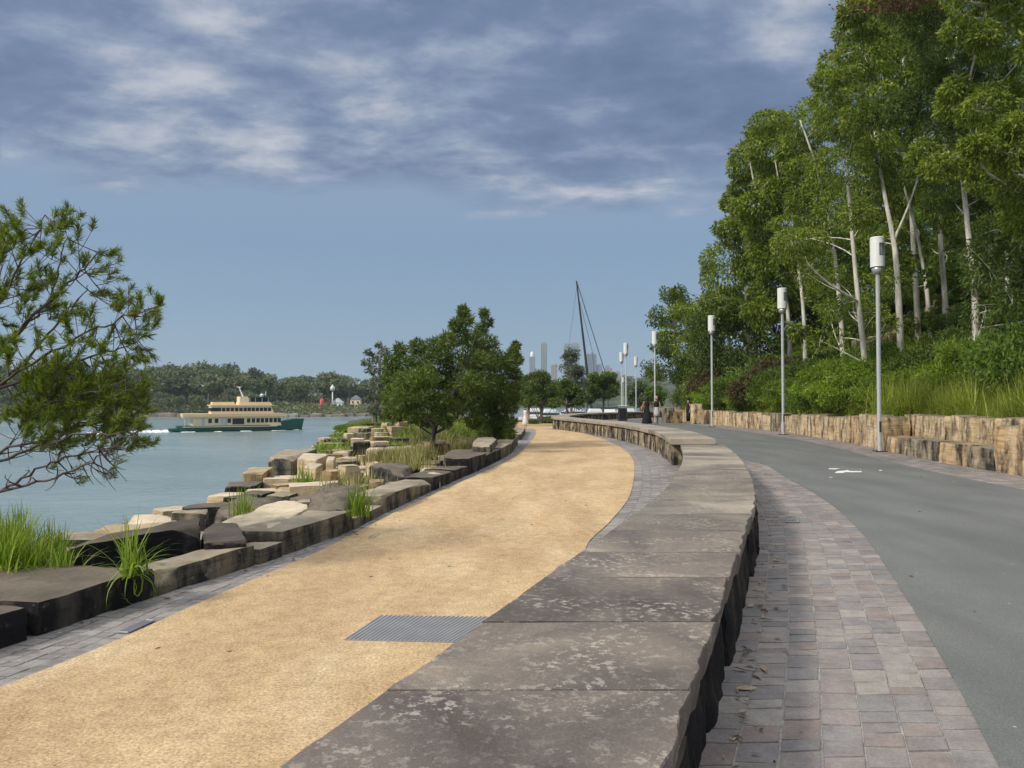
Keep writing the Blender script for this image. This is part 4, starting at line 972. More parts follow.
# ------------------------------------------------------------------ near tree at the left edge: long thin branches with needle tufts
def near_tree():
    r = np.random.default_rng(77); bx, by = -7.4, 7.2
    root = empty('banksia_tree', (bx, by, tz(bx, by)), 'near tree with thin purple branches and tufts of needles at the left edge', 'tree'); tb = MB(); cb = MB()
    L = []   # limbs in picture space with depth
    limbs = [[(-90,520,7.2),(-40,380,7.2),(0,300,7.1),(30,250,7.0),(45,215,6.9)],
             [(-60,430,7.2),(0,385,7.0),(60,345,6.9),(115,322,6.8),(163,303,6.7)],
             [(-50,400,7.2),(10,340,7.0),(60,290,6.9),(90,262,6.8),(108,250,6.7)],
             [(-60,430,7.2),(20,410,6.9),(80,395,6.7),(135,388,6.6)],
             [(-80,520,7.2),(-10,450,6.7),(50,440,6.5),(100,430,6.4),(140,440,6.3)],
             [(-80,520,7.2),(-10,492,6.6),(45,482,6.4),(90,465,6.3),(125,440,6.2)],
             [(-90,520,7.2),(0,497,6.8),(30,470,6.7),(75,455,6.6),(110,448,6.5)],
             [(-40,380,7.2),(20,330,7.3),(50,300,7.4),(62,262,7.4),(66,232,7.4)],
             [(-40,400,7.2),(30,380,7.2),(80,360,7.2),(120,345,7.2),(150,352,7.2)],
             [(-50,420,7.2),(20,370,7.5),(50,330,7.6),(80,300,7.6),(88,285,7.6)],
             [(-30,470,7.0),(20,455,7.0),(70,430,7.0),(110,410,7.0),(150,402,7.0)]]
    for lm in limbs:
        P_ = np.array([list(ond(*q)) for q in lm]); s = np.linspace(0, len(P_)-1, 22); Q = np.stack([np.interp(s, range(len(P_)), P_[:, a]) for a in range(3)], 1)
        for _ in range(6): Q[1:-1] = .25*Q[:-2]+.5*Q[1:-1]+.25*Q[2:]
        Q[1:-1] += r.normal(0, .012, Q[1:-1].shape)
        tb.tube(Q, list(np.linspace(.018, .004, 22)), 6)
        for i in range(4, 22): L.append(Q[i])
    trunk_top = ond(-60, 430, 7.2)
    tb.tube([(bx, by, tz(bx, by)-.2), (bx+.2, by, .5), tuple(ond(-90, 520, 7.2)), tuple(trunk_top), tuple(ond(-40, 380, 7.2))], [.14, .11, .08, .05, .035], 8)
    L = np.array(L)
    T = []
    z2 = [(20,40),(60,40),(40,70),(155,75),(120,85),(200,95),(150,110),(90,130),(280,140),(250,155),(215,165),(60,140),(20,90),(235,190),(265,240),(240,240),(160,235),(130,210),(100,190),(40,200),(310,275),(290,270),(360,270),(345,300),(405,265),(395,325),(380,300),(340,290),(200,290),(170,320),(120,280),(60,250),(15,320),(230,300),(90,330),(40,380),(130,370),(180,370),(240,370),(280,350),(320,360),(350,345),(70,300),(290,395),(330,400),(200,400),(150,420),(100,450),(60,430),(20,420),(10,250),(85,230),(5,150)]
    for a, c in z2: T.append((a/2.56, 200+c/2.56, 1))
    for i in range(115):
        T.append((r.uniform(20, 142), np.clip(r.normal(408, 24), 352, 448), 1))
    for i in range(30): T.append((r.uniform(-30, 70), r.uniform(215, 400), 1))
    for a, c in [(330,640),(345,600),(320,570),(270,700),(200,710),(290,640),(255,610)]: T.append((a/2.56, 200+c/2.56, .5))
    N_ = []; D_ = []; LL = []
    for u, v, s in T:
        if v > 200+1 and u > 60 and v < 330 and (u, v) not in T: pass
        d = r.uniform(6.5, 7.6); p = np.array(ond(u, v, d)); k = int(np.argmin(np.linalg.norm(L-p, axis=1)+np.where(L[:, 0] > p[0]-.02, .5, 0)))
        a = L[k]; dist = np.linalg.norm(p-a)
        if dist > 1.2: continue
        tw = bez(a, p, (0, 0, -.10*dist), 6); tb.tube(tw, list(np.linspace(.006, .0022, 6)), 4)
        ax = p-tw[-2]; ax /= np.linalg.norm(ax)+1e-9; ax = ax*.7+np.array([.1, 0, .5]); ax /= np.linalg.norm(ax)
        m = int(120*s); off = r.random(m)[:, None]*.14-.05
        dd = ax+r.normal(0, .5, (m, 3)); N_.append(p+ax*off); D_.append(dd); LL.append(r.uniform(.05, .11, m)*(.7+.3*s))
        # side twigs with small tufts
        for q in range(2):
            p2 = p+r.normal(0, .09, 3); tb.tube(bez(tw[2+q], p2, (0, 0, -.02), 4), [.004, .0035, .003, .002], 4)
            m = int(75*s); N_.append(p2+ax*(r.random(m)[:, None]*.1-.03)); D_.append(ax+r.normal(0, .55, (m, 3))); LL.append(r.uniform(.045, .09, m))
    for i in range(46):   # bare lower twigs
        k = r.integers(0, len(L)); 
        u, v = r.uniform(0, 128), r.uniform(445, 492); p = np.array(ond(u, v, r.uniform(6.2, 6.8))); k = int(np.argmin(np.linalg.norm(L-p, axis=1)+np.where(L[:, 0] > p[0], .5, 0)))
        tb.tube(bez(L[k], p, r.normal(0, .05, 3), 7), list(np.linspace(.007, .002, 7)), 4)
    V, F_ = leaf_quads(np.concatenate(N_), np.concatenate(D_), np.concatenate(LL), .0068, r); cb.add(V, F_)
    tb.build('trunk', M['twig_bark'], root, smooth=True); cb.build('crown', M['needle'], root)
near_tree()

# ------------------------------------------------------------------ lamp posts
def lamp_proto():
    root = empty('lamp_post', (0, 0, 0), 'lamp', 'lamp post')
    MB().lathe([(.0, 0), (.11, 0), (.11, .02), (.058, .025), (.055, 5.05), (.0, 5.05)], sides=16).build('pole', M['steel'], root, True)
    MB().box((0, 0, .012), (.3, .3, .024)).lathe([(.012, .02), (.012, .05), (0, .05)], (.11, .11, 0), 6).lathe([(.012, .02), (.012, .05), (0, .05)], (-.11, .11, 0), 6).lathe([(.012, .02), (.012, .05), (0, .05)], (.11, -.11, 0), 6).lathe([(.012, .02), (.012, .05), (0, .05)], (-.11, -.11, 0), 6).build('base_plate', M['dark_metal'], root)
    MB().box((0, -.056, .7), (.055, .012, .3)).build('access_door', M['dark_metal'], root)
    MB().lathe([(.0, 5.02), (.1, 5.02), (.135, 5.06), (.155, 5.12), (.155, 5.2), (.0, 5.2)], sides=20).build('lamp_collar', M['steel'], root, True)
    h = MB(); Rr = .19; n_ = 32; zs = [5.2, 5.34, 5.5, 5.86, 6.0]
    for k in range(n_):
        a0, a1 = 2*math.pi*k/n_, 2*math.pi*(k+1)/n_; mid_ = math.degrees((a0+a1)/2) % 360
        for j in range(4):
            if j == 2 and (262 < mid_ < 312 or 82 < mid_ < 132): continue
            h.add([(Rr*math.cos(a0), Rr*math.sin(a0), zs[j]), (Rr*math.cos(a1), Rr*math.sin(a1), zs[j]), (Rr*math.cos(a1), Rr*math.sin(a1), zs[j+1]), (Rr*math.cos(a0), Rr*math.sin(a0), zs[j+1])], [(0, 1, 2, 3)])
    h.build('lamp_hood', M['lamp_white'], root, True)
    MB().lathe([(.0, 5.22), (.13, 5.22), (.13, 5.99), (.0, 5.99)], sides=20).build('lamp_glass', M['lamp_glass'], root, True)
    MB().lathe([(.0, 5.99), (.193, 5.99), (.196, 6.02), (.18, 6.045), (.0, 6.05)], sides=32).build('lamp_cap', M['lamp_white'], root, 'auto')
    return root
LG = 'tall lamp posts with white drum heads along the road'
lp0 = lamp_proto()
for i, (u, v, top, lb) in enumerate([(879,455,240,'tallest-looking lamp post, first in line beside the two-tier sandstone wall'),(783,434,287,'second lamp post, standing at the wall left of the bright fern-like shrub'),(712,426.5,315,'third lamp post, beside the pale upright block'),
        (655,423,332,'fourth lamp post, rising directly behind the two walkers'),(626,421,345,'lamp post just right of the black litter bin'),(621.6,420,356,'slightly shorter-looking lamp post in line with the litter bin'),(636,419,359,'distant lamp post between the litter bin and the walkers'),(623,417,381,'smallest and farthest lamp post, its head low behind the litter bin')]):
    d = 6.05*750/(v-top)
    if i > 5: d = [78, 125][i-6]
    x = (u-512)/750*d; o = lp0 if i == 0 else copy_tree(lp0); g = float(zR(d)) if d < 85 else -.3
    o.location = (x, d, g); o.rotation_euler.z = .15*i; tag(o, lb, 'lamp post', LG)
    if i == 7: o.scale = (.9, .9, .97)

# ------------------------------------------------------------------ grates, bin, fallen leaves
def grate(name, cpts, zf, label, nb, lift=.006):
    q = [onz(u, v, float(zf(4))+lift) for u, v in cpts]; root = empty(name, tuple(sum(q, Vector())/4), label, 'drain grate')
    b = MB(); bars = MB()
    for i in range(4): b.tube([q[i], q[(i+1) % 4]], .007, 4)
    for k in range(nb):
        t = (k+.5)/nb; p0 = q[0].lerp(q[1], t); p1 = q[3].lerp(q[2], t); bars.tube([p0-Vector((0,0,.003)), p1-Vector((0,0,.003))], .0045, 4)
    b.build('frame', M['grate'], root); bars.build('bar', M['grate'], root)
    fl = MB().add([tuple(p-Vector((0, 0, .009))) for p in q], [(0, 1, 2, 3)]).build('pit', M['dark_metal'], root); return root
grate('drain_grate', [(786,522),(799,522),(797.5,516),(786,516)], zR, 'small dark drain grate set in the cobbled strip beside the seat wall', 8, .008)
grate('drain_grate', [(119,632),(128,632.5),(154,620.5),(146,620)], zL, 'narrow rusty drain grate in the grey paving near the left edge', 10, .01)
grate('drain_grate', [(368,538),(373,538),(381,534),(376,534)], zL, 'tiny drain grate in the grey paving beside the tall kerb block', 5, .01)
q = [onz(u, v, float(zL(5))+.012) for u, v in ((344,639.5),(455,642),(497,617),(380,615.5))]
gp = empty('steel_access_cover', tuple(sum(q, Vector())/4), 'grey ribbed steel cover plate set in the gravel against the seat wall', 'access cover')
b = MB().prism([(p.x, p.y) for p in q], q[0].z-.03, q[0].z); b.build('plate', M['grate'], gp)
b = MB()
for k in range(26):
    t = (k+.5)/26; p0 = q[0].lerp(q[1], t); p1 = q[3].lerp(q[2], t); b.tube([p0+Vector((0, 0, .001)), p1+Vector((0, 0, .001))], .005, 4)
b.build('rib', M['grate'], gp)
r = np.random.default_rng(3)
for i, (u, v) in enumerate([(760,607),(764,611),(751,606),(748,651),(741,661),(741,670),(752,669),(764,669),(757,676),(738,691),(746,689),(755,622),(757,590),(766,620)]):
    p = onz(u, v, .008); a = r.uniform(0, 6.28); L_ = r.uniform(.025, .06); w = L_*.28
    c, s = math.cos(a), math.sin(a); V = []
    for tx, ty, tzz in ((-1, 0, .004), (-.3, .8, .012), (.4, .7, .015), (1, 0, .006), (.4, -.7, .003), (-.3, -.8, .002)): V.append((p.x+c*tx*L_-s*ty*w, p.y+s*tx*L_+c*ty*w, .008+tzz))
    dead = i in (0, 1)
    V2 = [(x_, y_, z_-.0015) for x_, y_, z_ in V]
    tag(MB().add(V+V2, [(0, 1, 4, 5), (1, 2, 3, 4), (11, 10, 7, 6), (10, 9, 8, 7)]).build('fallen_leaf', M['leaf_brown' if dead else 'leaf_dead']), 'curled dark fallen leaf on the cobbles' if dead else 'pale dry fallen leaf on the cobbles at the foot of the seat wall', 'leaf', 'fallen leaves on the cobbles beside the seat wall')
b = MB(); r = np.random.default_rng(14)
def litter(x, y, z, n_=1):
    L_ = r.uniform(.008, .034); a = r.uniform(0, 6.28); c, s_ = math.cos(a), math.sin(a); w = L_*r.uniform(.2, .45); V = []
    for tx, ty, tzz in ((-1, 0, .002), (0, 1, r.uniform(.002, .012)), (1, 0, .003), (0, -1, .001)): V.append((x+c*tx*L_-s_*ty*w, y+s_*tx*L_+c*ty*w, z+.007+tzz))
    b.add(V, [(0, 1, 2, 3)], int(r.random() < .5))
for i in range(420):
    y = 3+27*r.random()**1.4; x = float(RWx(y))-abs(r.normal(0, .35)); litter(x, y, float(zR(y)))
for i in range(170):
    y = 2.5+14*r.random()**1.3; x = float(WRx(y))+.06+abs(r.normal(0, .13)); litter(x, y, float(zR(y)))
for i in range(260):
    y = 2.5+22*r.random()**1.4; x = float(KLx(y))+.02+abs(r.normal(0, .12)); litter(x, y, float(zL(y)))
for i in range(80):
    y = 4.5+14*r.random(); t = r.random(); x = float(GLx(y))*(1-t)+t*float(GRx(y)); litter(x, y, float(zL(y)))
for i in range(90):
    y = 4+24*r.random(); t = r.random(); x = float(ALx(y))*(1-t)+t*float(ARx(y)); litter(x, y, float(zR(y)))
tag(b.build('leaf_litter', [M['leaf_brown'], M['leaf_dead']], origin=None), 'scattered bits of dry leaf litter on the paths and paving', 'leaf litter', None, 'stuff')
pb = onz(622.5, 421, .1); bn = empty('litter_bin', (pb.x, pb.y, .1), 'dark square litter bin with a pale lid beyond the curved wall', 'bin')
MB().box((pb.x, pb.y, .1+.46), (.58, .58, .9)).build('body', M['dark_metal'], bn)
MB().box((pb.x, pb.y, .1+.99), (.5, .5, .10)).box((pb.x, pb.y, .1+1.09), (.62, .62, .05), taper=.8).build('lid', M['steel'], bn)
MB().box((pb.x, pb.y-.297, .1+.5), (.46, .012, .74)).build('door', M['black'], bn)

# ------------------------------------------------------------------ people
def person(x, y, z, h, facing, label, hair, stride=.12, arms=((.26, .0), (.26, .0)), garments=(), name='person', bag=False):
    """skin-modifier body: joints scaled from a 1.7 m figure, facing angle about z"""
    root = empty(name, (x, y, z), label, 'person', None, facing); s = h/1.7
    J = {'pel': (0, 0, .93, .13), 'sp': (0, .0, 1.08, .115), 'ch': (0, .01, 1.27, .13), 'nk': (0, 0, 1.43, .05), 'hd0': (0, .0, 1.5, .06), 'hd': (0, .01, 1.585, .088), 'hd2': (0, .005, 1.655, .06)}
    E = [('pel', 'sp'), ('sp', 'ch'), ('ch', 'nk'), ('nk', 'hd0'), ('hd0', 'hd'), ('hd', 'hd2')]
    for sg, n in ((-1, 'l'), (1, 'r')):
        st = stride*sg; dx, dy = arms[0 if sg < 0 else 1]
        J.update({n+'hp': (.09*sg, 0, .88, .09), n+'kn': (.09*sg, st*.6+.03, .5, .055), n+'an': (.085*sg, st*1.2-.02, .09, .036), n+'to': (.09*sg, st*1.2+.13, .035, .03),
                  n+'sh': (.165*sg, 0, 1.385, .05), n+'el': (.235*sg, -.03+dy*.4, 1.12, .037), n+'wr': (dx*sg, .05+dy, .90, .025), n+'pm': (dx*sg, .075+dy, .825, .028)})
        E += [('pel', n+'hp'), (n+'hp', n+'kn'), (n+'kn', n+'an'), (n+'an', n+'to'), ('ch', n+'sh'), (n+'sh', n+'el'), (n+'el', n+'wr'), (n+'wr', n+'pm')]
        for f in range(4):
            J[n+'f%d' % f] = (dx*sg, .045+.02*f+dy, .76-.008*abs(f-1.5), .009); J[n+'g%d' % f] = ((dx-.012)*sg, .05+.02*f+dy, .725-.008*abs(f-1.5), .008); E += [(n+'pm', n+'f%d' % f), (n+'f%d' % f, n+'g%d' % f)]
        J[n+'t'] = ((dx-.015)*sg, .12+dy, .79, .01); E.append((n+'pm', n+'t'))
    keys = list(J); me = bpy.data.meshes.new('body')
    me.from_pydata([tuple(c*s for c in J[k][:3]) for k in keys], [(keys.index(a), keys.index(c)) for a, c in E], [])
    o = bpy.data.objects.new('body', me); C.objects.link(o); o.parent = root
    md = o.modifiers.new('skin', 'SKIN'); md.use_smooth_shade = True
    for i, k in enumerate(keys):
        sv = me.skin_vertices[0].data[i]; sv.radius = (J[k][3]*s, J[k][3]*s*(.8 if k in ('pel', 'sp', 'ch') else 1)); sv.use_root = (k == 'pel')
    sd = o.modifiers.new('sub', 'SUBSURF'); sd.levels = sd.render_levels = 1
    me.materials.append(M['skin'])
    for nm, mat, prof, sx, sy, cy in garments:
        MB().lathe([(a*s, c*s) for a, c in prof], (x, y+cy, z), 18, sx=sx, sy=sy).build(nm, M[mat], root, True)
    hb = MB(); hb.lathe([(0, 1.715), (.05, 1.705), (.09, 1.66), (.102, 1.6), (.1, 1.54), (.085, 1.5)]+([(.1, 1.4), (.11, 1.25), (.08, 1.15), (0, 1.12)] if hair[1] else [(.03, 1.47), (0, 1.47)]), (x, y-.03*0, z), 14, sx=1, sy=.95)
    ho = hb.build('hair', M[hair[0]], root, True); ho.location = (0, -.035, 0)
    # small facial features: eyes, nose, mouth
    fb = MB()
    for sg in (-1, 1): fb.box((x+.032*sg*s, y+.095*s, z+1.6*s), (.022*s, .012*s, .01*s))
    fb.box((x, y+.097*s, z+1.545*s), (.04*s, .01*s, .008*s)); fb.build('eyes_and_mouth', M['hair_dark'], root)
    MB().box((x, y+.107*s, z+1.575*s), (.02*s, .03*s, .035*s), taper=.5).build('nose', M['skin'], root)
    if bag:
        b2 = MB(); b2.lathe([(0, .78), (.12, .8), (.16, .9), (.13, 1.05), (.1, 1.07), (0, 1.07)], (x-.0, y, z), 12, sx=.55, sy=1.0); bo = b2.build('bag', M['tan_leather'], root, True); bo.location = (.34*s, 0, 0)
        st = MB().tube([(x+.34, y-.08, z+1.05), (x+.24, y, z+1.42), (x+.34, y+.08, z+1.05)], .012, 5).build('strap', M['tan_leather'], bo); st.location = (-.34*s, 0, 0)
    return root
g1 = float(zR(45)); p1 = onz(654.3, 426, .1); p1.y
# women seen from behind walking away: facing +y
person((646.8-512)/750*44.5, 44.5, g1, 1.68, R(5), 'person in a long black dress with long dark hair, walking away', ('hair_dark', True), .1, ((.27, 0), (.27, .02)),
       [('dress', 'black', [(.06, 1.46), (.16, 1.42), (.165, 1.25), (.13, 1.08), (.17, .95), (.24, .5), (.33, .08), (.32, .07), (0, .3)], 1, .75, 0)], bag=False)
person((657-512)/750*44.5, 44.7, g1, 1.66, R(-4), 'person in a black sleeveless top and pale skirt with fair hair, walking away', ('hair_fair', False), .16, ((.25, .02), (.25, -.02)),
       [('top', 'black', [(.055, 1.45), (.14, 1.41), (.165, 1.3), (.15, 1.2), (.135, 1.06)], 1, .8, 0), ('skirt', 'grey_cloth', [(.135, 1.07), (.17, .92), (.19, .7), (.21, .52), (.19, .515), (0, .7)], 1, .8, 0)])
d3 = 58.0; x3 = (525.3-512)/750*d3
person(x3, d3, float(zL(d3)), 1.62, R(185), 'person in a white summer dress walking along the gravel path beside the bushy tree', ('hair_dark', True), .14, ((.25, .0), (.25, .0)),
       [('dress', 'white_cloth', [(.06, 1.45), (.15, 1.41), (.16, 1.25), (.12, 1.08), (.17, .92), (.22, .55), (.26, .3), (.24, .29), (0, .5)], 1, .8, 0)])
p4 = ond(686.5, 424, 49)
person(p4.x, 48.5, .1, 1.5, R(120), 'person in dark clothes standing by the blocks right of the two walkers', ('hair_dark', False), .05, ((.23, .02), (.23, .02)),
       [('coat', 'black', [(.055, 1.45), (.15, 1.41), (.17, 1.25), (.155, 1.0), (.18, .8), (.0, .85)], 1, .85, 0), ('trousers', 'black', [(.16, .95), (.17, .6), (.16, .12), (0, .3)], 1, .8, 0)])
bgp = ((641.8-512)/750*44.5)
bo = empty('shoulder_bag', (bgp, 44.45, g1+.82), 'tan leather shoulder bag hanging at the side of the person in the black dress', 'bag')
MB().lathe([(0, 0), (.14, .02), (.17, .12), (.14, .27), (.12, .29), (0, .29)], (bgp, 44.45, g1+.82), 14, sx=.6, sy=1).build('pouch', M['tan_leather'], bo, True)
MB().tube([(bgp, 44.36, g1+1.1), (bgp+.1, 44.47, g1+1.42), (bgp, 44.54, g1+1.1)], .014, 5).build('strap', M['tan_leather'], bo)

# ------------------------------------------------------------------ water and far shores
b = MB(); nx = 60; xs = np.linspace(-4000, 4000, nx); yy = np.linspace(-200, 9000, nx); X, Y = np.meshgrid(xs, yy); v = np.stack([X, Y, np.full_like(X, WATER)], -1).reshape(-1, 3)
i = np.arange(nx-1)[:, None]*nx+np.arange(nx-1)[None]; b.add(v, np.stack([i, i+1, i+nx+1, i+nx], -1).reshape(-1, 4)); tag(b.build('water', M['water'], origin=None), None, None, None, 'structure')

def hill(name, x0, x1, y0, y1, zf, mat, step):
    xs = np.arange(x0, x1, step); ys_ = np.arange(y0, y1, step); return grid(xs, ys_, zf, name, mat, 'structure')
def shoreY(x): return 262+18*np.sin(x*.02)+np.where(x > -80, (x+80)*.55, 0)+np.where(x < -150, (x+150)*.25, 0)
def farz(x, y):
    t = y-shoreY(x); h = np.clip(t/10, 0, 1)*1.6+np.clip(t-12, 0, 90)*.07+.9*np.sin(x*.06+y*.03)*np.clip(t/40, 0, 1)
    z = WATER-1.5+2.2*np.clip(t/4, 0, 1)+h; return z*ss(80, -10, x)+(WATER-1.5)*(1-ss(80, -10, x))
def ssr(a, b, x): return ss(a, b, x)
def farz(x, y):
    t = y-shoreY(x); m = 1-ss(-45, 20, x)
    h = 2.2*ss(0, 4, t)+1.4*ss(4, 14, t)+np.clip(t-12, 0, 90)*.07+.9*np.sin(x*.06+y*.03)*np.clip(t/40, 0, 1)
    return WATER-1.5+np.maximum(0, h)*m*(t > -2)
hill('far_shore', -420, 30, 225, 420, farz, M['farsoil'], 4)
b = MB()
for k, x in enumerate(np.arange(-330, -42, 3.3)):
    w = rr.uniform(2.5, 5); y = float(shoreY(x))+1.2+rr.uniform(-.6, .6); h = rr.uniform(.6, 1.5)
    stone(b, [(x-w/2, y-1.5), (x+w/2, y-1.5), (x+w/2, y+1.5), (x-w/2, y+1.5)], WATER+h, h+1, .25, 4, 6, 1100+k, 3, None, 0, .4)
tag(b.build('shore_rocks', M['farrock'], origin=None), 'line of brown rocks along the far waterline', 'rocks', None, 'stuff')

def far_proto(leaf, seed, shape, n, leaves=70):
    r = np.random.default_rng(seed); cl = []
    for i in range(n):
        if shape == 0: t = r.uniform(.35, .95); rad = 3.6*math.sqrt(max(.05, 1-((t-.6)/.42)**2))
        elif shape == 1: t = r.uniform(.6, .98); rad = 3.8
        else: t = r.uniform(.2, .98); rad = 2.2*(1.15-t)
        a = r.uniform(0, 6.28); k = rad*math.sqrt(r.random()); q = r.uniform(.7, 1.3); cl.append((np.array([math.cos(a)*k, math.sin(a)*k, 9*t]), (q*1.2, q*1.2, q*.8), leaves))
    tk = [[(Vector((0, 0, -1)), .3), (Vector((.4, 0, 4)), .22), (Vector((0, .2, 8)), .08)]]
    return tree('far_tree', (0, 0, 0), 'x', 'tree', tk, cl, M[leaf], M['grey_bark'], r, dict(L=.75, W=.42, droop=.2, shell=.3), sides=5)
r = np.random.default_rng(56); n = 42000; x = r.uniform(-345, -20, n); t = r.uniform(2.5, 95, n); y = shoreY(x)+t
hh = np.where((x > -92) & (t < 50), .35, 2.6)*(.5+.5*np.sin(x*.22+np.sin(y*.15)*2)*np.sin(y*.17+x*.08)+.35)
P = np.stack([x, y, farz(x, y)+r.random(n)*np.clip(hh, .15, 9)], 1); D = r.normal(size=(n, 3)); D[:, 2] = np.abs(D[:, 2])
V, F_ = leaf_quads(P, D, r.uniform(.6, 1.4, n), r.uniform(.4, .8, n), r); tag(MB().add(V, F_).build('undergrowth', M['far_leaf2'], origin=None), 'scrub covering the far shore beneath the trees', 'undergrowth', None, 'stuff')
fp = [far_proto('far_leaf', 1, 0, 24), far_proto('far_leaf2', 2, 1, 20), far_proto('far_leaf', 3, 0, 20), far_proto('far_leaf2', 4, 0, 26), far_proto('far_leaf', 5, 2, 16)]
FG = 'trees on the far harbour shore'; fused = set(); r = np.random.default_rng(55)
fl = ['rounded dull green tree in the wood on the far shore', 'flat-topped gum in the wood on the far shore', 'dense dark tree in the wood on the far shore', 'olive spreading tree in the wood on the far shore', 'narrow pointed tree in the wood on the far shore']
cnt = 0
for row, (t0, t1, n) in enumerate([(5, 16, 66), (18, 40, 62), (42, 75, 56), (78, 120, 42)]):
    for i in range(n):
        x = -345+(i+r.uniform(-.3, .3))*(310/n); y = float(shoreY(x))+r.uniform(t0, t1)
        if row == 0 and (-150 < x < -136) or (x > -86 and y-float(shoreY(x)) < 52): continue
        k = int(r.choice(5, p=[.3, .22, .22, .2, .06])); o = fp[k] if k not in fused else copy_tree(fp[k]); fused.add(k); s = r.uniform(.6, 1.12)*(.72 if row == 0 else 1.45)*(1.0-.3*float(ss(-110, -45, x)))
        o.location = (x, y, float(farz(x, y))-.2); o.scale = (s*1.15, s*1.15, s); o.rotation_euler.z = r.uniform(0, 6.3); tag(o, fl[k], 'tree', FG); cnt += 1
for i in range(24):
    x = -118+i*4.6+r.uniform(-2, 2); y = float(shoreY(x))+r.uniform(54, 84); k = int(r.choice(4)); o = copy_tree(fp[k]); s = r.uniform(.85, 1.2)
    o.location = (x, y, float(farz(x, y))-.6); o.scale = (s*1.3, s*1.3, s); o.rotation_euler.z = r.uniform(0, 6.3); tag(o, fl[k], 'tree', FG); cnt += 1
print('far trees', cnt)

def far_hill2(x, y):   # wooded ridge under the skyline
    t = (y-620); return WATER-2+np.clip(t, 0, 60)*.14*1+np.clip(t-60, 0, 200)*.05+1.5*np.sin(x*.05)+14*ss(75, 170, x)*ss(0, 120, t)
hill('far_headland', -60, 330, 618, 860, far_hill2, M['farsoil'], 8)
for i in range(52):
    x = r.uniform(0, 190); y = r.uniform(640, 800); k = int(r.choice(4)); o = copy_tree(fp[k]); s = r.uniform(1.0, 1.6)
    o.location = (x, y, float(far_hill2(x, y))-.3); o.scale = (s*1.3, s*1.3, s); o.rotation_euler.z = r.uniform(0, 6.3); tag(o, ['rounded', 'flat-topped', 'dense', 'olive'][k]+' tree on the hazy headland below the skyline', 'tree', 'trees on the hazy headland below the skyline')

def house(u, v, d, w, h, wall, roof, label, rz=0, chim=False):
    p = ond(u, v, d); s = d/750; W_, H_ = w*s, h*s; root = empty('house', (p.x, p.y, p.z-1), label, 'house'); z = p.z-1
    MB().box((p.x, p.y, z+(H_*.6+1)/2), (W_, W_*.7, H_*.6+1)).build('wall', M[wall], root)
    e = W_*.56; zt = z+H_*.6+1.0; pr = [(p.x-e, zt), (p.x+e, zt), (p.x, zt+H_*.5)]
    V = [(a, p.y-W_*.4, c) for a, c in pr]+[(a, p.y+W_*.4, c) for a, c in pr]; MB().add(V, [(0, 1, 2, 2), (5, 4, 3, 3), (0, 2, 5, 3), (2, 1, 4, 5), (1, 0, 3, 4)]).build('roof', M[roof], root)
    for sx in (-.25, .25): MB().box((p.x+sx*W_, p.y-W_*.35-.05, z+1+H_*.3), (W_*.16, .1, H_*.22)).build('window', M['win'], root)
    return root
house(338, 408, 292, 10, 9, 'white', 'white', 'small white waterside building with a pale gable roof on the far point')
house(356, 405, 300, 10, 9, 'cream', 'greyroof', 'cream cottage right of the white building on the far point')
house(155, 388, 330, 14, 6, 'cream', 'rooftile', 'red-roofed house half hidden in the trees on the far shore')
house(148, 395, 320, 10, 5, 'white', 'greyroof', 'pale-roofed house below the red-roofed one on the far shore')
house(164, 414, 268, 12, 5, 'timber', 'greyroof', 'dark boatshed with a pale roof at the far waterline left of the ferry')
def beacon(u, v, d, hpx, label, red):
    p = ond(u, v, d); s = d/750; h = hpx*s; root = empty('navigation_beacon', (p.x, p.y, p.z-1), label, 'beacon'); z = p.z-1
    if red:
        MB().lathe([(0, 0), (1.1, 0), (.9, h*.45+1)], (p.x, p.y, z), 12).build('base', M['white'], root, True)
        MB().lathe([(.95, h*.45+1), (.85, h+1), (.3, h+1.6), (0, h+1.6)], (p.x, p.y, z), 12).build('tower', M['red'], root, True)
    else:
        MB().lathe([(0, 0), (.28, 0), (.22, h), (0, h)], (p.x, p.y, z), 8).build('pole', M['white'], root, True)
        MB().lathe([(0, h), (.9, h), (.9, h+1.2), (0, h+2.4)], (p.x, p.y, z), 10).build('lantern', M['white'], root, True)
beacon(322, 413, 285, 13, 'red-topped white navigation beacon on the far point', True)
beacon(332.5, 408, 290, 20, 'tall thin white mast with a lantern on the far point', False)
b = MB(); p = ond(203, 386, 140); 
bird = empty('seabird', tuple(p), 'white seabird flying in front of the far shore left of the ferry', 'bird')
b.tube([p+Vector((0, -.35, -.1)), p+Vector((0, -.1, 0)), p+Vector((0, .2, .05)), p+Vector((0, .4, .05))], [.02, .1, .09, .02], 8)
for sg in (-1, 1):
    V = [(p.x, p.y-.12, p.z+.03), (p.x+sg*.35, p.y-.1, p.z+.32), (p.x+sg*.8, p.y-.2, p.z+.5), (p.x+sg*.35, p.y+.12, p.z+.3), (p.x, p.y+.15, p.z+.03)]; V2 = [(a, c, e-.02) for a, c, e in V]
    b.add(V+V2, [(0, 1, 3, 4), (1, 2, 3, 3), (9, 8, 6, 5), (8, 7, 6, 6)])
b.build('body', M['white'], bird)

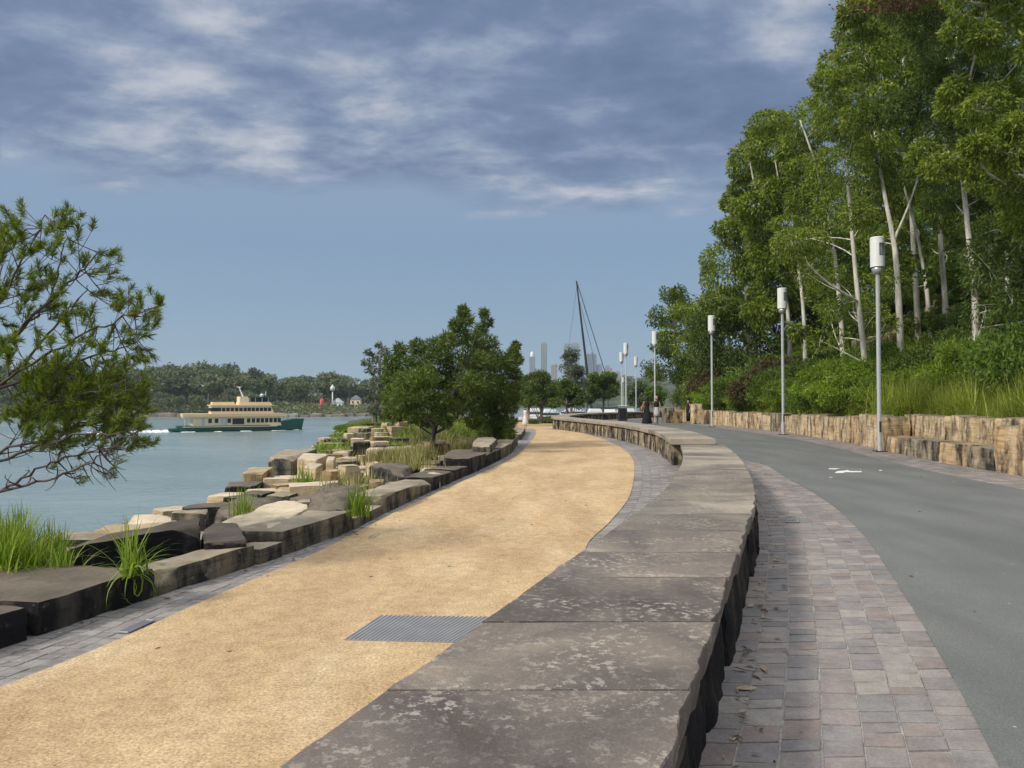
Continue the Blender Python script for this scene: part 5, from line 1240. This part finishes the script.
# ------------------------------------------------------------------ ferry
def ferry():
    A = ond(176.5, 402, 127); Bp = ond(303, 402, 136.5); ax = Vector((Bp.x-A.x, Bp.y-A.y, 0)); L = ax.length; ax /= L; nr = Vector((-ax.y, ax.x, 0)); rz = math.atan2(ax.y, ax.x)
    root = empty('ferry', (A.x, A.y, WATER), 'green and cream double-deck passenger ferry under way on the harbour', 'ferry', None, rz)
    # local coords: x along, y across; build at root-local by using zero-based MB with parent offset trick
    class LMB(MB):
        def lb(s, name, mats, par, smooth=False):
            o = MB.build(s, name, mats, None, smooth, origin=None); o.parent = par; o.location = (0, 0, 0); return o
    hb = LMB(); n = 28; ring = []
    for i in range(n+1):
        t = i/n; x = L*t; w = 3.4*(1-max(0, (t-.55)/.45)**2.2)*(1-.25*max(0, (.08-t)/.08)); w = max(w, .08)
        top = .95+.1*t+.95*float(ss(.74, .92, t)); bow = .5*max(0, t-.9)/.1
        ring += [(x-.6*bow, -w*.55, -.8), (x-.3*bow, -w*.93, .2), (x+bow*.4, -w, top), (x+bow*.4, w, top), (x-.3*bow, w*.93, .2), (x-.6*bow, w*.55, -.8)]
    Fc = []
    for i in range(n):
        for k in range(6): Fc.append((i*6+k, (i+1)*6+k, (i+1)*6+(k+1) % 6, i*6+(k+1) % 6))
    Fc += [(0, 1, 2, 3), (0, 3, 4, 5)]
    hb.add(ring, Fc); hull = hb.lb('hull', M['green_hull'], root)
    # rubbing strake and swim platform
    st = LMB().box((L*.4, 0, .82), (L*.72, 6.95, .1)); st.lb('rubbing_strake', M['cream'], hull)
    LMB().box((-.6, 0, .35), (1.4, 5.2, .35)).lb('stern_platform', M['green_hull'], hull)
    def cabin(x0, x1, z0, z1, hw_, mat, name, rake=0):
        b = LMB(); V = [(x0, -hw_, z0), (x1, -hw_, z0), (x1, hw_, z0), (x0, hw_, z0), (x0, -hw_, z1), (x1-rake, -hw_, z1), (x1-rake, hw_, z1), (x0, hw_, z1)]
        b.add(V, [(3,2,1,0),(4,5,6,7),(0,1,5,4),(1,2,6,5),(2,3,7,6),(3,0,4,7)]); return b.lb(name, mat, root)
    k = L/935
    X = lambda px: (px-45)*k
    lc = cabin(X(150), X(790), .9, 2.55, 3.05, M['cream'], 'lower_cabin', .5)
    cabin(X(80), X(835), 2.5, 3.0, 3.35, M['orange_cream'], 'upper_deck', .5)
    uc = cabin(X(280), X(735), 3.0, 4.35, 2.75, M['cream'], 'upper_cabin', .5)
    cabin(X(270), X(745), 4.35, 4.5, 2.95, M['cream'], 'upper_roof', .4)
    cabin(X(290), X(460), 4.5, 5.0, 1.6, M['cream'], 'roof_housing', .4)
    wh = cabin(X(480), X(725), 4.5, 5.0, 2.2, M['cream'], 'wheelhouse_base', .3)
    ww = cabin(X(500), X(705), 5.0, 5.75, 2.0, M['win'], 'wheelhouse', .5)
    cabin(X(545), X(740), 5.75, 5.95, 2.35, M['green_hull'], 'wheelhouse_roof', .1)
    cabin(X(485), X(550), 5.0, 5.95, 2.1, M['cream'], 'funnel_casing', -.2)
    for x_ in (X(560), X(600), X(650), X(695)): LMB().box((x_, 0, 5.38), (.1, 4.06, .76)).lb('mullion', M['cream'], ww)
    cabin(X(88), X(160), 2.3, 2.5, 3.2, M['white'], 'stern_awning')
    for j, x_ in enumerate((X(95), X(125))):
        for sy in (-2.9, 2.9): LMB().box((x_, sy, 1.7), (.1, .1, 1.5)).lb('awning_post', M['white'], root)
    for px in list(range(335, 535, 31))+list(range(550, 720, 30)): LMB().box((X(px), 0, 3.72), (.56, 5.56, .6)).lb('window', M['win'], uc)
    LMB().box((X(300), 0, 3.72), (1.1, 5.56, .6)).lb('window', M['win'], uc)
    for px in [270, 315, 405, 545, 580, 614, 646, 678, 710, 742, 772]: LMB().box((X(px), 0, 1.82), (.56, 6.16, .74)).lb('window', M['win'], lc)
    for px in (222, 355, 380): LMB().box((X(px), 0, 1.72), (.45, 6.14, 1.15)).lb('window', M['lamp_glass'], lc)
    for px in (470,): LMB().box((X(px), 0, 1.7), (1.9, 6.16, 1.0)).lb('boarding_opening', M['win'], lc)
    b = LMB()
    for sy in (-2.3, 2.3):
        b.tube([(X(800), sy, 3.0), (X(870), sy*.7, 2.75), (X(930), sy*.4, 2.9)], .05, 4)
        for px in (810, 840, 870, 900, 930): b.tube([(X(px), sy*(1-(px-800)/190), 1.9), (X(px), sy*(1-(px-800)/190), 2.8)], .04, 4)
    b.lb('bow_rail', M['white'], root)
    b = LMB().tube([(X(520), 0, 5.9), (X(505), 0, 6.7), (X(488), 0, 7.7)], [.16, .12, .08], 6).tube([(X(490), -.8, 7.5), (X(490), .8, 7.5)], .06, 4).tube([(X(470), 0, 7.65), (X(505), 0, 7.6)], .06, 4); b.lb('mast', M['white'], root)
    LMB().lathe([(0, 0), (.3, 0), (.35, .3), (.0, .6)], (X(660), 0, 5.95), 10).tube([(X(690), 0, 5.95), (X(690), 0, 6.9)], .05, 4).box((X(675), 0, 6.3), (.9, .3, .15)).lb('radar', M['white'], root)
    return A, ax, nr, L
A, ax, nr, L = ferry()
b = MB(); r = np.random.default_rng(12)
for i in range(130):      # wake
    t = r.random()**1.5; x = -1-t*12; y = r.normal(0, 1.0+t*2.0); p = A+ax*x+nr*y; q = r.uniform(.3, .9)*(1-.55*t); hgt = r.uniform(.1, .38)*(1-t*.8)
    b.lathe([(q, -.02), (q*.75, hgt*.6), (q*.3, hgt), (0.01, hgt)], (p.x, p.y, WATER), 7, sx=1.3, sy=.8)
for i in range(70):
    t = r.choice([.05, .1, .3, .48, .52, .75, .8, .94])+r.normal(0, .015); w = 3.45*(1-max(0, (t-.55)/.45)**2.2); p = A+ax*(t*L)+nr*(-w-.1-r.random()*.3); q = r.uniform(.08, .3)
    b.lathe([(q, -.02), (q*.7, .05), (0.01, .09)], (p.x, p.y, WATER), 6, sx=1.6, sy=.6)
tag(b.build('wake_foam', M['foam'], origin=None), 'white wake foam trailing the ferry', 'foam', None, 'stuff')

# ------------------------------------------------------------------ yacht with tall mast and marina boats
dY = 235; pb_ = ond(592, 412, dY); top = ond(576.5, 281, dY+2)
yt_ = empty('racing_yacht', (pb_.x, pb_.y, WATER), 'racing yacht with a very tall leaning black mast and slanting stays', 'yacht')
def hullmb(cx, cy, L, w, h, rz):
    b = MB(); n = 12; ring = []
    for i in range(n+1):
        t = i/n; hw_ = w/2*(1-max(0, (t-.4)/.6)**2)+.02; x = (t-.5)*L; sh = h*(1+.25*t)
        for yy_, zz_ in ((-hw_*.5, -.3), (-hw_, sh*.5), (-hw_, sh), (hw_, sh), (hw_, sh*.5), (hw_*.5, -.3)): ring.append((cx+x*math.cos(rz)-yy_*math.sin(rz), cy+x*math.sin(rz)+yy_*math.cos(rz), WATER+zz_))
    Fc = [(i*6+k, (i+1)*6+k, (i+1)*6+(k+1) % 6, i*6+(k+1) % 6) for i in range(n) for k in range(6)]+[(0, 1, 2, 3), (0, 3, 4, 5)]
    return b.add(ring, Fc)
hullmb(pb_.x+3, pb_.y, 26, 5, 1.6, 3.0).build('hull', M['white'], yt_)
MB().tube([Vector((pb_.x, pb_.y, WATER+1.4)), Vector(pb_).lerp(top, .5), top], [.42, .36, .22], 8).build('mast', M['black'], yt_, True)
b = MB(); b.tube([top, ond(606, 375, dY), Vector((ond(609, 400, dY).x, dY, WATER+1.6))], .13, 4)
b.tube([ond(578, 295, dY), ond(592, 350, dY), Vector((ond(598, 395, dY).x, dY, WATER+1.6))], .07, 4); b.tube([ond(577, 285, dY), Vector((ond(560, 400, dY).x, dY, WATER+1.6))], .04, 4); b.build('stay', M['dark_metal'], yt_)
MB().tube([Vector((pb_.x, pb_.y, WATER+3)), Vector((pb_.x+11, pb_.y, WATER+3.2))], .3, 6).build('boom', M['black'], yt_)
bl = ['white motor cruiser moored left of the mast foot', 'small white cruiser moored under the umbrella shaped tree', 'white launch moored behind the round-headed tree', 'white cabin boat moored left of the litter bin', 'long white motor yacht moored behind the litter bin', 'white boat moored at the far left of the marina']
for i, (u, d, Lb) in enumerate([(575, 190, 13), (552, 170, 9), (597, 175, 10), (612, 160, 9), (628, 180, 12), (537, 185, 9)]):
    p = ond(u, 412, d); root = empty('motor_boat', (p.x, p.y, WATER), bl[i], 'boat', 'boats moored in the marina beyond the park trees'); rz = [.2, 3.3, .1, 3.0, .3, .1][i]
    hullmb(p.x, p.y, Lb, Lb*.3, 1.3, rz).build('hull', M['white'], root)
    MB().box((p.x-.5, p.y, WATER+2.1), (Lb*.45, Lb*.22, 1.2), rz, taper=.85).box((p.x-.5, p.y, WATER+3.1), (Lb*.3, Lb*.2, .7), rz, taper=.8).build('cabin', M['white'], root)
    MB().box((p.x-.5, p.y, WATER+2.3), (Lb*.43, Lb*.225, .45), rz).build('window', M['win'], root)

# ------------------------------------------------------------------ skyline
def towermat(name, glass, frame, sx, sz):
    m, nt, b_, o = newmat(name); br = nt.nodes.new('ShaderNodeTexBrick'); v = coords(nt, 'Object')
    cb = nt.nodes.new('ShaderNodeCombineXYZ'); sp = nt.nodes.new('ShaderNodeSeparateXYZ'); nt.links.new(v, sp.inputs[0])
    nt.links.new(math_(nt, 'ADD', sp.outputs[0], sp.outputs[1]), cb.inputs[0]); nt.links.new(sp.outputs[2], cb.inputs[1]); nt.links.new(cb.outputs[0], br.inputs['Vector'])
    br.offset = 0; br.inputs['Scale'].default_value = 1; br.inputs['Brick Width'].default_value = sx; br.inputs['Row Height'].default_value = sz; br.inputs['Mortar Size'].default_value = .6
    br.inputs['Color1'].default_value = (*glass, 1); br.inputs['Color2'].default_value = (*[k*.8 for k in glass], 1); br.inputs['Mortar'].default_value = (*frame, 1)
    nt.links.new(br.outputs[0], b_.inputs['Base Color']); b_.inputs['Roughness'].default_value = .4; return m
TM = {'blue': towermat('blue_curtain_wall', (.10, .15, .2), (.26, .3, .34), 6, 4), 'grey': towermat('grey_tower_facade', (.16, .18, .2), (.38, .38, .38), 5, 4), 'pink': towermat('pinkish_tower_facade', (.22, .2, .2), (.5, .4, .36), 6, 4), 'teal': towermat('green_glass_facade', (.16, .24, .25), (.34, .42, .42), 8, 6)}
DT = 1700
for u0, u1, v, kind, extra, lb in [(529.5,535,357,'grey','dome','slim round-capped tower at the left end of the skyline'),(541,547,344,'grey','slab','tallest narrow slab tower of the skyline'),(531,541,371,'pink','step','low pinkish block between the two left towers'),(547,551,378,'grey','step','short grey block right of the tallest narrow tower'),(551,557,366,'pink','slab','pink slab left of the feathery casuarina'),
        (564,579,345,'teal','slab','broad green-glass tower rising behind the casuarina'),(585,596,355,'blue','slab','blue glass tower right of the mast'),(596,602,366,'grey','slab','grey tower just right of the blue glass one'),(605,612,368,'pink','step','pinkish stepped block near the right end of the skyline'),(612,620,373,'pink','slab','low pale block at the right end of the skyline'),(579,585,378,'pink','slab','low pink block at the foot of the mast'),(520,529,381,'grey','step','low grey block at the far left of the skyline')]:
    a, c = ond(u0, v, DT), ond(u1, v, DT); w = c.x-a.x; cx = (a.x+c.x)/2; zt = a.z; root = empty('tower', (cx, DT, WATER), lb, 'tower'); dp = max(w*.8, 14)
    b = MB().box((0, 0, (zt-WATER)/2), (w, dp, zt-WATER)); o = b.build('facade', TM[kind], None, origin=None); o.parent = root; 
    if extra == 'dome': q = MB().lathe([(w*.4, 0), (w*.4, 6), (w*.25, 11), (0, 13)], (0, 0, zt-WATER), 14)
    elif extra == 'step': q = MB().box((-w*.15, 0, zt-WATER+3), (w*.5, dp*.6, 6))
    else: q = MB().box((0, 0, zt-WATER+1.5), (w*.9, dp*.85, 3)).box((w*.2, 0, zt-WATER+4), (w*.25, dp*.3, 3))
    q = q.build('roof_plant', M['white' if extra == 'dome' else 'greyroof'], None, origin=None); q.parent = root
def ridge(x, y): return WATER-5+24*ss(0, 120, y-1450)+8*np.sin(x*.012)
hill('far_ridge', -200, 520, 1440, 1680, ridge, M['farsoil'], 20)
r = np.random.default_rng(66)
for i in range(32):
    x = r.uniform(0, 360); y = r.uniform(1540, 1640); o = copy_tree(fp[int(r.choice(4))]); s = r.uniform(1.8, 2.6); o.location = (x, y, float(ridge(x, y))-1); o.scale = (s*1.6, s*1.3, s); tag(o, 'hazy tree at the foot of the city towers', 'tree', 'hazy trees at the foot of the city towers')

# ------------------------------------------------------------------ haze
HAZE = True
if HAZE:
    hz = MB().box((-100, 900, 90), (1500, 2140, 2*100)).build('haze', M['white'], origin=None)
    hz.data.materials.clear(); m = bpy.data.materials.new('haze_air'); m.use_nodes = True; nt = m.node_tree; nt.nodes.clear(); o = nt.nodes.new('ShaderNodeOutputMaterial'); pv = nt.nodes.new('ShaderNodeVolumePrincipled')
    pv.inputs['Density'].default_value = .00024; pv.inputs['Color'].default_value = (.72, .86, 1, 1); pv.inputs['Anisotropy'].default_value = .2; nt.links.new(pv.outputs[0], o.inputs['Volume'])
    hz.data.materials.append(m); tag(hz, 'thin blue air haze over the harbour', 'haze', None, 'stuff')
    scene.cycles.volume_max_steps = 64; scene.cycles.volume_bounces = 0

# ------------------------------------------------------------------ sky and sun
SUN_AZ, SUN_EL = R(238), R(36)      # compass azimuth from +Y clockwise: behind the left shoulder
w = bpy.data.worlds.new('World'); scene.world = w; w.use_nodes = True; nt = w.node_tree; nt.nodes.clear()
out = nt.nodes.new('ShaderNodeOutputWorld'); bg = nt.nodes.new('ShaderNodeBackground'); nt.links.new(bg.outputs[0], out.inputs[0]); bg.inputs[1].default_value = .1
sky = nt.nodes.new('ShaderNodeTexSky'); sky.sky_type = 'NISHITA'; sky.sun_disc = False; sky.sun_elevation = SUN_EL; sky.sun_rotation = SUN_AZ
tc = nt.nodes.new('ShaderNodeTexCoord'); sep = nt.nodes.new('ShaderNodeSeparateXYZ'); nt.links.new(tc.outputs['Generated'], sep.inputs[0])
zc = math_(nt, 'MAXIMUM', sep.outputs[2], 0.0); den = math_(nt, 'ADD', zc, .12)
px = math_(nt, 'DIVIDE', sep.outputs[0], den); py = math_(nt, 'DIVIDE', sep.outputs[1], den)
cb = nt.nodes.new('ShaderNodeCombineXYZ'); nt.links.new(px, cb.inputs[0]); nt.links.new(py, cb.inputs[1])
mp = nt.nodes.new('ShaderNodeMapping'); nt.links.new(cb.outputs[0], mp.inputs[0]); mp.inputs['Scale'].default_value = (.7, .95, 1); mp.inputs['Rotation'].default_value = (0, 0, .25); mp.inputs['Location'].default_value = (3.1, 1.3, 0)
n1 = noise(nt, mp.outputs[0], 1.5, 7, .55, 0.0); n2 = noise(nt, mp.outputs[0], 4.6, 8, .6, .15)
mix_n = math_(nt, 'ADD', math_(nt, 'MULTIPLY', n1, .55), math_(nt, 'MULTIPLY', n2, .45))
k = 10.0
def rad(c): return tuple(x*k for x in c)
deck = ramp(nt, [(.41, rad((.115, .17, .30))), (.49, rad((.165, .23, .375))), (.55, rad((.28, .34, .475))), (.635, rad((.57, .59, .65)))], mix_n).outputs[0]
band = ramp(nt, [(0, rad((.35, .48, .585))), (.1, rad((.245, .38, .53))), (.2, rad((.22, .335, .50))), (.29, rad((.27, .37, .52)))], zc).outputs[0]
edge = math_(nt, 'ADD', zc, math_(nt, 'MULTIPLY', math_(nt, 'SUBTRACT', n1, .5), .22))
low = ramp(nt, [(.25, 0), (.295, 1)], edge).outputs[0]
c1 = mixc(nt, low, band, deck)
high = ramp(nt, [(.48, 0), (.7, 1)], zc).outputs[0]
c2 = mixc(nt, high, c1, rad((1.25, 1.25, 1.25)))
fin = mixc(nt, .9, sky.outputs[0], c2)
nt.links.new(fin, bg.inputs[0])
sd = bpy.data.lights.new('sun', 'SUN'); so = bpy.data.objects.new('sun', sd); C.objects.link(so); sd.energy = 3.3; sd.angle = R(9); sd.color = (1, .92, .78)
dirv = Vector((math.sin(SUN_AZ)*math.cos(SUN_EL), math.cos(SUN_AZ)*math.cos(SUN_EL), math.sin(SUN_EL))); so.rotation_euler = dirv.to_track_quat('Z', 'Y').to_euler()

vs = scene.view_settings; vs.view_transform = 'Standard'; vs.look = 'None'; vs.exposure = 0; vs.gamma = 1; vs.use_curve_mapping = False
scene.cycles.max_bounces = 6; scene.cycles.transparent_max_bounces = 8
